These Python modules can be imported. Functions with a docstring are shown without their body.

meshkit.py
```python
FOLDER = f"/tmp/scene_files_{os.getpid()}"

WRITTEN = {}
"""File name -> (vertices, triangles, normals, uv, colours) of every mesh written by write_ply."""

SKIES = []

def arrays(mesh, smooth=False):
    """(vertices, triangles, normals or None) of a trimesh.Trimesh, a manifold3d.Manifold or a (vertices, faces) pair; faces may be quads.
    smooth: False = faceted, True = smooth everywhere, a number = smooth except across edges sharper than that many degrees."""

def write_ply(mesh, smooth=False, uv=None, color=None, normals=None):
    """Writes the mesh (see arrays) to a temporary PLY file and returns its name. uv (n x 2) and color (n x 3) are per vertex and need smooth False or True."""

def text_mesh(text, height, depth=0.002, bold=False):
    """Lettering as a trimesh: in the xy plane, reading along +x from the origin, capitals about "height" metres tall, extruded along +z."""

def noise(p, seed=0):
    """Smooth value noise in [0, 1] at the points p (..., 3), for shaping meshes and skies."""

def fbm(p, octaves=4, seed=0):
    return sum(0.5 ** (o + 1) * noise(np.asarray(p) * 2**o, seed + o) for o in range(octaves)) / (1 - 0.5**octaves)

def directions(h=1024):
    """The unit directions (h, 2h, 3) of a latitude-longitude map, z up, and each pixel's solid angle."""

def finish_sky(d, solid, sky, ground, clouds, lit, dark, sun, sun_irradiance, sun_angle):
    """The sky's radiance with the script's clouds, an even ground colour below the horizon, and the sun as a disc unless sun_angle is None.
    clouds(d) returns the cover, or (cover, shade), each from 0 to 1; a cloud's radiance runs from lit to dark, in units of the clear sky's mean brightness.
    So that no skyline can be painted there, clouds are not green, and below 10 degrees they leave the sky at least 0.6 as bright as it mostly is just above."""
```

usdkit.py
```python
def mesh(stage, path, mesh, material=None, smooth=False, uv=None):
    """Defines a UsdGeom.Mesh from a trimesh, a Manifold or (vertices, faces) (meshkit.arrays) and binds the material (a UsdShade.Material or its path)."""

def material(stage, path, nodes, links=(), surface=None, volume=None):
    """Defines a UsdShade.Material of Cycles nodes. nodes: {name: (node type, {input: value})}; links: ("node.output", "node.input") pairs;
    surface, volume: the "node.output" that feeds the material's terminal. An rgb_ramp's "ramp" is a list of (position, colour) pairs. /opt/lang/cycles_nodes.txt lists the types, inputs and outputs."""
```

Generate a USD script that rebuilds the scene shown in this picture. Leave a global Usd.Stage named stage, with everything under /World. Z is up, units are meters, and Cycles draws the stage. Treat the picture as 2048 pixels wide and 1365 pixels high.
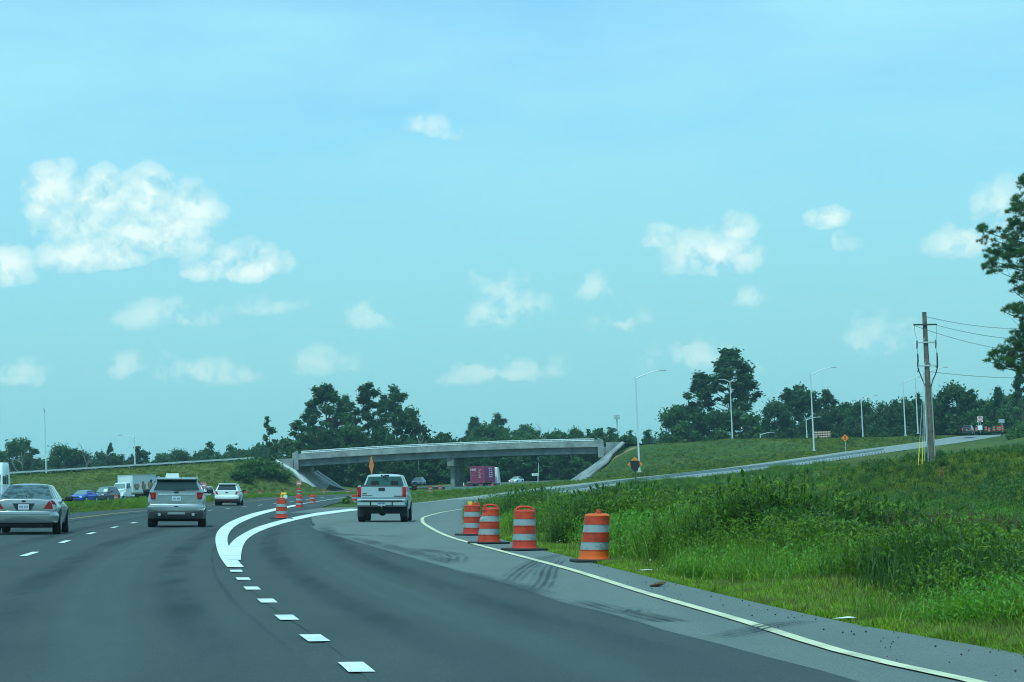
import math, random
import numpy as np, trimesh
import usdkit, meshkit
from scipy.interpolate import RBFInterpolator, PchipInterpolator
from scipy.spatial import Delaunay
from shapely.geometry import Polygon, Point
from shapely.prepared import prep
import shapely
from pxr import Usd, UsdGeom, UsdLux, UsdShade, Sdf, Gf, Vt

stage = Usd.Stage.CreateInMemory()
UsdGeom.SetStageUpAxis(stage, 'Z')
UsdGeom.SetStageMetersPerUnit(stage, 1.0)
UsdGeom.Xform.Define(stage, '/World')
UsdGeom.Scope.Define(stage, '/World/Looks')
rng = np.random.default_rng(74)
random.seed(74)

# ------------------------------------------------------------------ camera
FPX, CX, CY = 4960.0, 1024.0, 682.5          # focal length and centre, in pixels of a 2048 wide picture
EYE = np.array([0.0, 0.0, 1.3])              # seat of a car on the exit lane
ROLL = math.atan(0.0402)                     # the road falls to the right and the car rolls with it
PITCH = math.atan(297.5 / FPX)
RIGHT = np.array([math.cos(ROLL), 0, -math.sin(ROLL)])
UP0 = np.array([math.sin(ROLL), 0, math.cos(ROLL)])
FWD = np.array([0, 1.0, 0]) * math.cos(PITCH) + UP0 * math.sin(PITCH)
UP = UP0 * math.cos(PITCH) - np.array([0, 1.0, 0]) * math.sin(PITCH)
cam = UsdGeom.Camera.Define(stage, '/World/camera')
cam.CreateHorizontalApertureAttr(36.0)
cam.CreateVerticalApertureAttr(36.0 * 682 / 1024)
cam.CreateFocalLengthAttr(36.0 * FPX / 2048)
cam.CreateClippingRangeAttr(Gf.Vec2f(0.1, 60000))
cam.CreateExposureAttr(0.0)
cam.AddTransformOp().Set(Gf.Matrix4d(*RIGHT, 0, *UP, 0, *(-FWD), 0, *EYE, 1))

# ------------------------------------------------------------------ sun and sky
SUN_EL, SUN_AZ = math.radians(62), math.atan2(-0.32, -0.95)       # azimuth measured as atan2(x, y)
SUN = np.array([math.sin(SUN_AZ) * math.cos(SUN_EL), math.cos(SUN_AZ) * math.cos(SUN_EL), math.sin(SUN_EL)])
SKY_STRENGTH, SUN_INTENSITY = 0.15, 0.70
HAZE = 0.00012


def ray(px, py):
    return FWD + RIGHT * ((px - CX) / FPX) - UP * ((py - CY) / FPX)


def azel(px, py):
    d = ray(px, py); d = d / np.linalg.norm(d)
    return math.atan2(d[0], d[1]), math.asin(d[2])


def sky_nodes():
    n = {'tc': ('texture_coordinate', {}),
         'sky': ('sky_texture', {'sky_type': 'single_scattering', 'sun_disc': False, 'sun_elevation': SUN_EL, 'sun_rotation': SUN_AZ, 'altitude': 0.0, 'air_density': 1.0, 'aerosol_density': 0.7, 'ozone_density': 1.0}),
         'tint': ('mix_color', {'blend_type': 'multiply', 'fac': 1.0, 'b': SKY_TINT, 'use_clamp': False}),
         'xyz': ('separate_xyz', {}),
         'az': ('math', {'math_type': 'arctan2'}), 'el': ('math', {'math_type': 'arcsine'}),
         'ae': ('combine_xyz', {'z': 0.0})}
    l = [('sky.color', 'tint.a'), ('tc.generated', 'xyz.vector'), ('xyz.x', 'az.value1'), ('xyz.y', 'az.value2'), ('xyz.z', 'el.value1'), ('az.value', 'ae.x'), ('el.value', 'ae.y')]
    # a billow that bends the cloud outlines
    n['wn'] = ('noise_texture', {'scale': 46.0, 'detail': 6.0, 'roughness': 0.62})
    n['wn0'] = ('vector_math', {'math_type': 'subtract', 'vector2': (.5, .5, .5)})
    n['wv'] = ('vector_math', {'math_type': 'multiply_add', 'vector2': (.013, .012, 0)})
    l += [('ae.vector', 'wn.vector'), ('wn.color', 'wn0.vector1'), ('wn0.vector', 'wv.vector1'), ('ae.vector', 'wv.vector3')]
    last = None
    for i, (px, py, rx, ry, dens) in enumerate(CLOUDS):
        dens = dens * .80 if dens < .56 else dens
        a, e = azel(px, py); sx, sy = FPX / rx, FPX / ry
        n[f'c{i}a'] = ('vector_math', {'math_type': 'multiply_add', 'vector2': (sx, sy, 0), 'vector3': (-a * sx, -e * sy, 0)})
        n[f'c{i}b'] = ('vector_math', {'math_type': 'multiply', 'vector2': (1, -1.9, 1)})
        n[f'c{i}c'] = ('vector_math', {'math_type': 'maximum'})
        n[f'c{i}d'] = ('vector_math', {'math_type': 'length'})
        n[f'c{i}e'] = ('math', {'math_type': 'multiply_add', 'value2': -dens, 'value3': dens})
        l += [('wv.vector', f'c{i}a.vector1'), (f'c{i}a.vector', f'c{i}b.vector1'), (f'c{i}a.vector', f'c{i}c.vector1'), (f'c{i}b.vector', f'c{i}c.vector2'), (f'c{i}c.vector', f'c{i}d.vector1'), (f'c{i}d.value', f'c{i}e.value1')]
        if last is None:
            last = f'c{i}e.value'
        else:
            n[f'c{i}f'] = ('math', {'math_type': 'maximum'})
            l += [(last, f'c{i}f.value1'), (f'c{i}e.value', f'c{i}f.value2')]
            last = f'c{i}f.value'
    def billow(k, src):
        n[k + 'n'] = ('noise_texture', {'scale': 58.0, 'detail': 9.0, 'roughness': 0.58})
        n[k + 'v'] = ('voronoi_texture', {'dimensions': '2D', 'feature': 'smooth_f1', 'scale': 62.0, 'detail': 3.0, 'roughness': .55, 'smoothness': .35, 'use_normalize': True})
        n[k + 's'] = ('math', {'math_type': 'multiply_add', 'value2': -1.0})
        n[k + 'c'] = ('math', {'math_type': 'multiply_add', 'value2': .62, 'value3': .36})
        return [(src, k + 'n.vector'), (src, k + 'v.vector'), (k + 'v.distance', k + 's.value1'), (k + 'n.fac', k + 's.value3'), (k + 's.value', k + 'c.value1')]
    n['bwn'] = ('noise_texture', {'scale': 150.0, 'detail': 4.0, 'roughness': 0.55})
    n['bw0'] = ('vector_math', {'math_type': 'subtract', 'vector2': (.5, .5, .5)})
    n['bwv'] = ('vector_math', {'math_type': 'multiply_add', 'vector2': (.008, .008, 0)})
    l += [('ae.vector', 'bwn.vector'), ('bwn.color', 'bw0.vector1'), ('bw0.vector', 'bwv.vector1'), ('ae.vector', 'bwv.vector3')]
    l += billow('P', 'bwv.vector')
    n['pa'] = ('math', {'math_type': 'multiply_add', 'value2': 1.0, 'value3': -0.52})
    n['ps'] = ('math', {'math_type': 'add'})
    n['cov'] = ('map_range', {'range_type': 'smoothstep', 'from_min': 0.03, 'from_max': 0.21, 'to_min': 0.0, 'to_max': 1.0, 'clamp': True})
    n['cm'] = ('math', {'math_type': 'multiply_add', 'value2': 1.25, 'value3': 0.14, 'use_clamp': True})
    n['cv'] = ('math', {'math_type': 'multiply'})
    l += [(last, 'cm.value1'), ('cm.value', 'cv.value1'), ('cov.result', 'cv.value2')]
    l += [('Pc.value', 'pa.value1'), ('pa.value', 'ps.value1'), (last, 'ps.value2'), ('ps.value', 'cov.value')]
    # cloud brightness: cream tops, blue-grey hollows
    n['smap'] = ('mapping', {'mapping_type': 'point', 'location': (-0.0035, 0.0065, 0.0)})
    l += billow('S', 'smap.vector')
    n['sd'] = ('math', {'math_type': 'subtract'})
    n['sm'] = ('map_range', {'from_min': -0.17, 'from_max': 0.08, 'to_min': 0.0, 'to_max': 1.0, 'clamp': True})
    n['cc'] = ('mix_color', {'a': CLOUD_DARK, 'b': CLOUD_LIT, 'use_clamp': False})
    l += [('bwv.vector', 'smap.vector'), ('Pc.value', 'sd.value1'), ('Sc.value', 'sd.value2'), ('sd.value', 'sm.value'), ('sm.result', 'cc.fac')]
    # thin high veil, stretched along the horizon
    n['vm'] = ('mapping', {'mapping_type': 'point', 'scale': (4.0, 15.0, 1.0), 'rotation': (0, 0, 0.10)})
    n['vn'] = ('noise_texture', {'scale': 1.0, 'detail': 5.0, 'roughness': 0.55})
    n['vr'] = ('map_range', {'from_min': 0.32, 'from_max': 0.70, 'to_min': 0.0, 'to_max': 0.85, 'clamp': True})
    n['vmix'] = ('mix_color', {'b': VEIL, 'use_clamp': False})
    l += [('ae.vector', 'vm.vector'), ('vm.vector', 'vn.vector'), ('vn.fac', 'vr.value'), ('vr.result', 'vmix.fac'), ('tint.result', 'vmix.a')]
    # pale haze towards the horizon, the same all round
    n['hz'] = ('map_range', {'range_type': 'smoothstep', 'from_min': 0.0, 'from_max': 0.24, 'to_min': 0.92, 'to_max': 0.0, 'clamp': True})
    n['hmix'] = ('mix_color', {'b': HORIZON, 'use_clamp': False})
    l += [('el.value', 'hz.value'), ('hz.result', 'hmix.fac'), ('vmix.result', 'hmix.a')]
    n['out'] = ('mix_color', {'use_clamp': False})
    n['bg'] = ('background_shader', {'strength': SKY_STRENGTH})
    l += [('cv.value', 'out.fac'), ('hmix.result', 'out.a'), ('cc.result', 'out.b'), ('out.result', 'bg.color')]
    return n, l


SKY_TINT = (0.60, 1.08, 1.2)
VEIL = (3.1, 6.3, 7.0)
CLOUD_LIT, CLOUD_DARK = (5.5, 6.9, 6.7), (2.35, 5.1, 5.9)
HORIZON = (1.80, 4.45, 4.85)
# clouds: where they stand over the horizon (through the lens), how wide and tall, how dense
CLOUDS = [(105, 385, 75, 85, 1.0), (200, 400, 90, 80, 1.05), (290, 400, 80, 85, 1.15), (385, 425, 75, 75, 1.0), (320, 480, 150, 85, 1.25), (200, 512, 150, 65, 1.15), (160, 450, 120, 80, .7), (85, 420, 50, 40, .7), (490, 532, 105, 62, 1.2), (420, 540, 90, 45, .7), (15, 545, 85, 72, 1.0),
          (1425, 520, 130, 80, .92), (1330, 480, 60, 40, .62), (1470, 460, 50, 50, .66), (1660, 440, 60, 40, .8), (1690, 495, 40, 45, .5), (1920, 490, 90, 80, .62), (2010, 430, 90, 90, .7),
          (850, 262, 70, 40, .55), (920, 275, 60, 25, .4), (1000, 610, 120, 80, .55), (1190, 575, 50, 60, .42), (1500, 600, 60, 50, .42), (730, 640, 80, 60, .48), (320, 635, 160, 60, .45), (540, 610, 90, 40, .35),
          (1000, 750, 200, 50, .42), (400, 750, 160, 60, .42), (1760, 690, 130, 70, .44), (1400, 720, 160, 60, .4), (40, 760, 90, 50, .45), (640, 730, 110, 50, .36), (1240, 650, 80, 40, .36), (250, 740, 90, 50, .38)]
sky_mat = usdkit.material(stage, '/World/Looks/sky_light', *sky_nodes(), surface='bg.background')
dome = UsdLux.DomeLight.Define(stage, '/World/sky')
dome.CreateIntensityAttr(1.0)
UsdShade.MaterialBindingAPI.Apply(dome.GetPrim()).Bind(sky_mat)
dome.GetPrim().SetCustomDataByKey('kind', 'structure')
sun = UsdLux.DistantLight.Define(stage, '/World/sun')
sun.CreateIntensityAttr(SUN_INTENSITY); sun.CreateAngleAttr(0.5); sun.CreateNormalizeAttr(True)
sun.CreateColorAttr(Gf.Vec3f(0.62, 1.0, 0.95))
zx = SUN; xx = np.cross([0, 0, 1.0], zx); xx /= np.linalg.norm(xx); yy = np.cross(zx, xx)
sun.AddTransformOp().Set(Gf.Matrix4d(*xx, 0, *yy, 0, *zx, 0, 0, 0, 0, 1))

# ------------------------------------------------------------------ helpers: placing
def at(px, py, D):
    "the point seen at a pixel of the photograph, D metres ahead"
    d = ray(px, py)
    return EYE + d * (D / d[1])


def on_plane(px, py):
    "the point of the banked road seen at a pixel"
    d = ray(px, py); k = math.tan(ROLL)
    return EYE + d * (-EYE[2] / (d[2] + k * d[0]))


def horizon(px):
    return 980 - 0.0402 * (px - 1024)


# ------------------------------------------------------------------ helpers: prims and meshes
_used = {}


def numbered(parent, name):
    k = _used.get((parent, name), -1) + 1
    _used[(parent, name)] = k
    return f'{parent}/{name}' if k == 0 else f'{parent}/{name}_{k:03d}'


def meta(path, label=None, cat=None, group=None, kind=None):
    p = stage.GetPrimAtPath(path)
    for k, v in (('label', label), ('category', cat), ('group', group), ('kind', kind)):
        if v:
            p.SetCustomDataByKey(k, v)


def mtx(pos, heading=0.0, up=(0, 0, 1), scale=1.0, scale_z=None):
    "local x right, y forward (heading = radians to the right of +y), z up"
    z = np.array(up, float); z /= np.linalg.norm(z)
    y = np.array([math.sin(heading), math.cos(heading), 0]); y = y - z * (y @ z); y /= np.linalg.norm(y)
    x = np.cross(y, z)
    sz = scale if scale_z is None else scale_z
    return Gf.Matrix4d(*(x * scale), 0, *(y * scale), 0, *(z * sz), 0, *map(float, pos), 1)


PLANE_UP = (math.sin(ROLL), 0, math.cos(ROLL))


def thing(name, label, cat, M=None, group=None, kind=None):
    p = numbered('/World', name)
    x = UsdGeom.Xform.Define(stage, p)
    x.AddTransformOp().Set(M if M is not None else Gf.Matrix4d(1.0))
    meta(p, label, cat, group, kind)
    return p


def copy_of(src, M, label, cat, group=None):
    name = src.split('/')[-1]
    if name[-4:-3] == '_' and name[-3:].isdigit():
        name = name[:-4]
    p = numbered('/World', name)
    x = UsdGeom.Xform.Define(stage, p)
    x.GetPrim().GetReferences().AddInternalReference(Sdf.Path(src))
    x.GetPrim().SetInstanceable(True)
    op = UsdGeom.XformOp(x.GetPrim().GetAttribute('xformOp:transform')) if x.GetPrim().GetAttribute('xformOp:transform') else x.AddTransformOp()
    op.Set(M)
    meta(p, label, cat, group)
    return p


def part(parent, name, mesh, mat, smooth=False, label=None):
    p = numbered(parent, name)
    usdkit.mesh(stage, p, mesh, LOOK(mat), smooth=smooth)
    if label:
        meta(p, label)
    return p


def single(name, mesh, mat, label=None, cat=None, group=None, kind=None, smooth=False):
    p = part('/World', name, mesh, mat, smooth)
    meta(p, label, cat, group, kind)
    return p


def tri(f):
    f = np.asarray(f, int)
    return np.vstack([f[:, [0, 1, 2]], f[:, [0, 2, 3]]]) if f.shape[1] == 4 else f


def cat(*ms):
    vs, fs, n = [], [], 0
    for m in ms:
        if m is None:
            continue
        if isinstance(m, trimesh.Trimesh):
            m = (m.vertices, m.faces)
        v, f = np.asarray(m[0], float), tri(m[1])
        vs.append(v); fs.append(f + n); n += len(v)
    return np.vstack(vs), np.vstack(fs)


def xf(m, M=None, t=(0, 0, 0), rz=0.0, rx=0.0, ry=0.0, s=1.0):
    v = np.asarray(m.vertices if isinstance(m, trimesh.Trimesh) else m[0], float) * s
    f = m.faces if isinstance(m, trimesh.Trimesh) else m[1]
    if rx or ry or rz:
        R = trimesh.transformations.euler_matrix(rx, ry, rz)[:3, :3]
        v = v @ R.T
    return v + np.array(t, float), f


def hull(pts):
    h = trimesh.convex.convex_hull(np.asarray(pts, float))
    return h.vertices, h.faces


def box(c, s, ch=0.0):
    "a box, its edges chamfered by ch"
    c, s = np.array(c, float), np.array(s, float) / 2
    sg = np.array(np.meshgrid([-1, 1], [-1, 1], [-1, 1])).T.reshape(-1, 3)
    if ch <= 0:
        return hull(c + sg * s)
    ch = min(ch, s.min() * .9)
    pts = []
    for k in range(3):
        q = np.full(3, ch); q[k] = 0
        pts.append(c + sg * (s - q))
    return hull(np.vstack(pts))


def span(a, b, w, h, ch=0.0):
    "a bar of section w x h between two points"
    a, b = np.array(a, float), np.array(b, float)
    L = np.linalg.norm(b - a); y = (b - a) / L
    up = np.array([0, 0, 1.0]) if abs(y[2]) < .95 else np.array([1.0, 0, 0])
    x = np.cross(y, up); x /= np.linalg.norm(x); z = np.cross(x, y)
    v, f = box((0, 0, 0), (w, L, h), ch)
    return v[:, :1] * x + v[:, 1:2] * y + v[:, 2:] * z + (a + b) / 2, f


def tube(pts, r, n=8, cap=True):
    pts = np.array(pts, float); r = np.broadcast_to(np.array(r, float), (len(pts),))
    t = np.gradient(pts, axis=0); t /= np.linalg.norm(t, axis=1, keepdims=True) + 1e-12
    ref = np.array([0, 0, 1.0]) if abs(t.mean(0)[2]) < .8 * np.linalg.norm(t.mean(0)) + 1e-9 else np.array([1.0, 0, 0])
    x = np.cross(t, ref); x /= np.linalg.norm(x, axis=1, keepdims=True) + 1e-12
    z = np.cross(x, t)
    a = np.arange(n) / n * 2 * np.pi
    v = pts[:, None] + r[:, None, None] * (x[:, None] * np.cos(a)[None, :, None] + z[:, None] * np.sin(a)[None, :, None])
    return rings(v, cap)


def rings(v, cap=True):
    "closed rings (k, n, 3) joined into a skin"
    k, n = v.shape[:2]
    i = np.arange(k - 1)[:, None] * n; j = np.arange(n)[None]
    a, b = i + j, i + (j + 1) % n
    f = tri(np.stack([a, b, b + n, a + n], -1).reshape(-1, 4))
    vv = v.reshape(-1, 3)
    if cap:
        c0, c1 = len(vv), len(vv) + 1
        vv = np.vstack([vv, v[0].mean(0), v[-1].mean(0)])
        j = np.arange(n); jn = (j + 1) % n
        f = np.vstack([f, np.stack([np.full(n, c0), jn, j], 1), np.stack([np.full(n, c1), (k - 1) * n + j, (k - 1) * n + jn], 1)])
    m = trimesh.Trimesh(vv, f, process=False)
    if m.volume < 0:
        f = f[:, ::-1]
    return vv, f


def lathe(prof, n=24):
    p = np.array(prof, float); a = np.arange(n) / n * 2 * np.pi
    v = np.stack([p[:, :1] * np.cos(a), p[:, :1] * np.sin(a), np.repeat(p[:, 1:], n, 1)], -1)
    return rings(v)


def slab(poly, th, out=None):
    "a flat polygon (3-D corners) given thickness th along its normal (towards out if given)"
    p = np.array(poly, float)
    nrm = np.zeros(3)
    for i in range(len(p)):
        nrm += np.cross(p[i] - p[0], p[(i + 1) % len(p)] - p[0])
    nrm /= np.linalg.norm(nrm)
    if out is not None and nrm @ np.array(out, float) < 0:
        nrm = -nrm
    return rings(np.stack([p, p + nrm * th]))


def rrect(w, d, r, z, n=4, cx=0, cy=0):
    "a rounded rectangle ring in a level plane"
    pts = []
    for k, (sx, sy) in enumerate(((1, 1), (-1, 1), (-1, -1), (1, -1))):
        for i in range(n + 1):
            a = math.pi / 2 * (k + i / n)
            pts.append((cx + sx * (w - r) + r * math.cos(a), cy + sy * (d - r) + r * math.sin(a), z))
    return np.array(pts)


# ------------------------------------------------------------------ materials
_looks = {}


def LOOK(name):
    return _looks[name]


def mat(name, color, rough=0.6, metallic=0.0, var=0.0, scale=3.0, spec=0.5, bump=0.0, bscale=None, coat=0.0, color2=None, detail=4.0, lo=.35, hi=.65, rand=0.0, emission=0.0):
    n = {'p': ('principled_bsdf', {'base_color': color, 'roughness': rough, 'metallic': metallic, 'specular_ior_level': spec, 'coat_weight': coat})}
    l = []
    if emission:
        n['p'][1]['emission_color'] = color; n['p'][1]['emission_strength'] = emission
    src = None
    if var or color2 is not None:
        c2 = color2 if color2 is not None else tuple(c * (1 - var) for c in color)
        n['tc'] = ('texture_coordinate', {}); n['no'] = ('noise_texture', {'scale': scale, 'detail': detail, 'roughness': .6})
        n['ra'] = ('rgb_ramp', {'ramp': [(lo, c2), (hi, color)]})
        l += [('tc.object', 'no.vector'), ('no.fac', 'ra.fac')]
        src = 'ra.color'
    if rand:
        n['oi'] = ('object_info', {}); n['rm'] = ('map_range', {'to_min': 1 - rand, 'to_max': 1 + rand})
        n['hs'] = ('hsv', {'color': color})
        l += [('oi.random', 'rm.value'), ('rm.result', 'hs.value')]
        if src:
            l += [(src, 'hs.color')]
        src = 'hs.color'
    if src:
        l += [(src, 'p.base_color')]
    if bump:
        n['tb'] = ('texture_coordinate', {}); n['nb'] = ('noise_texture', {'scale': bscale or scale * 8, 'detail': 3.0})
        n['bp'] = ('bump', {'strength': bump, 'distance': 0.02})
        l += [('tb.object', 'nb.vector'), ('nb.fac', 'bp.height'), ('bp.normal', 'p.normal')]
    _looks[name] = usdkit.material(stage, f'/World/Looks/{name}', n, l, surface='p.BSDF')


def leaf_mat(name, c1, c2, trans=0.35, rough=.55, rand=.18, tcol=None):
    n = {'g': ('geometry', {}), 'ra': ('rgb_ramp', {'ramp': [(0, c1), (1, c2)]}), 'oi': ('object_info', {}), 'rm': ('map_range', {'to_min': 1 - rand, 'to_max': 1 + rand}),
         'hs': ('hsv', {}), 'p': ('principled_bsdf', {'roughness': rough, 'specular_ior_level': .3}), 't': ('translucent_bsdf', {}), 'm': ('mix_closure', {'fac': trans}),
         'tm': ('mix_color', {'blend_type': 'multiply', 'fac': 1.0, 'b': tcol or (1.1, 1.25, .7), 'use_clamp': False})}
    l = [('g.random_per_island', 'ra.fac'), ('ra.color', 'hs.color'), ('oi.random', 'rm.value'), ('rm.result', 'hs.value'), ('hs.color', 'p.base_color'), ('hs.color', 'tm.a'), ('tm.result', 't.color'),
         ('p.BSDF', 'm.closure1'), ('t.BSDF', 'm.closure2')]
    _looks[name] = usdkit.material(stage, f'/World/Looks/{name}', n, l, surface='m.closure')


def glass_mat(name, tint=(.6, .85, .8), rough=0.02):
    n = {'f': ('fresnel', {'IOR': 1.5}), 'fa': ('math', {'math_type': 'multiply_add', 'value2': 1.3, 'value3': 0.03, 'use_clamp': True}), 't': ('transparent_bsdf', {'color': tint}), 'g': ('glossy_bsdf', {'color': (.95, 1, 1), 'roughness': rough}), 'm': ('mix_closure', {})}
    l = [('f.fac', 'fa.value1'), ('fa.value', 'm.fac'), ('t.BSDF', 'm.closure1'), ('g.BSDF', 'm.closure2')]
    _looks[name] = usdkit.material(stage, f'/World/Looks/{name}', n, l, surface='m.closure')


# road surfaces
def asphalt(name, base, dark, light, rough=.85, streak=0.0):
    n = {'tc': ('texture_coordinate', {}), 'm1': ('mapping', {'mapping_type': 'point', 'scale': (.8, .02, 1), 'rotation': (0, 0, 0.10)}), 'n1': ('noise_texture', {'scale': 1.0, 'detail': 3.0, 'roughness': .5}),
         'n2': ('noise_texture', {'scale': .35, 'detail': 6.0, 'roughness': .65}), 'n3': ('noise_texture', {'scale': 55.0, 'detail': 2.0}),
         'mx': ('math', {'math_type': 'multiply_add', 'value2': .55}), 'h': ('math', {'math_type': 'multiply', 'value2': .45}), 'ra': ('rgb_ramp', {'ramp': [(.3, dark), (.5, base), (.72, light)]}),
         'sp': ('map_range', {'from_min': .3, 'from_max': .7, 'to_min': .68, 'to_max': 1.34}), 'mu': ('mix_color', {'blend_type': 'multiply', 'fac': 1.0, 'use_clamp': False}), 'cs': ('combine_xyz', {}),
         'bp': ('bump', {'strength': .35, 'distance': .006}), 'p': ('principled_bsdf', {'roughness': rough, 'specular_ior_level': .35})}
    l = [('tc.object', 'm1.vector'), ('m1.vector', 'n1.vector'), ('tc.object', 'n2.vector'), ('tc.object', 'n3.vector'), ('n1.fac', 'mx.value1'), ('n2.fac', 'h.value1'), ('h.value', 'mx.value3'), ('mx.value', 'ra.fac'),
         ('n3.fac', 'sp.value'), ('sp.result', 'cs.x'), ('sp.result', 'cs.y'), ('sp.result', 'cs.z'), ('ra.color', 'mu.a'), ('cs.vector', 'mu.b'), ('mu.result', 'p.base_color'), ('n3.fac', 'bp.height'), ('bp.normal', 'p.normal')]
    _looks[name] = usdkit.material(stage, f'/World/Looks/{name}', n, l, surface='p.BSDF')


asphalt('new_asphalt', (.044, .060, .060), (.034, .047, .048), (.053, .070, .069))
asphalt('old_asphalt', (.135, .155, .146), (.110, .130, .124), (.160, .180, .170))
asphalt('ramp_pavement', (.23, .25, .24), (.19, .21, .20), (.27, .29, .28))
asphalt('far_asphalt', (.13, .145, .15), (.11, .12, .125), (.155, .165, .17))


def worn(name, color, color2, chip=.34, scale=9.0):
    "paint that is scuffed and chipped: holes show the road below"
    n = {'tc': ('texture_coordinate', {}), 'n1': ('noise_texture', {'scale': scale, 'detail': 7.0, 'roughness': .72}), 'n2': ('noise_texture', {'scale': 1.1, 'detail': 4.0}), 'ra': ('rgb_ramp', {'ramp': [(.36, color2), (.58, color)]}),
         'mr': ('map_range', {'from_min': chip - .05, 'from_max': chip + .03, 'to_min': 0, 'to_max': 1, 'clamp': True}), 'p': ('principled_bsdf', {'roughness': .6, 'specular_ior_level': .3}), 't': ('transparent_bsdf', {}), 'm': ('mix_closure', {})}
    l = [('tc.object', 'n1.vector'), ('tc.object', 'n2.vector'), ('n2.fac', 'ra.fac'), ('ra.color', 'p.base_color'), ('n1.fac', 'mr.value'), ('mr.result', 'm.fac'), ('t.BSDF', 'm.closure1'), ('p.BSDF', 'm.closure2')]
    _looks[name] = usdkit.material(stage, f'/World/Looks/{name}', n, l, surface='m.closure')


worn('white_paint', (.78, .80, .79), (.62, .65, .64), .31)
worn('cream_paint', (.74, .67, .44), (.54, .50, .34), .36)
worn('yellow_paint', (.55, .36, .07), (.36, .25, .07), .36)


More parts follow.
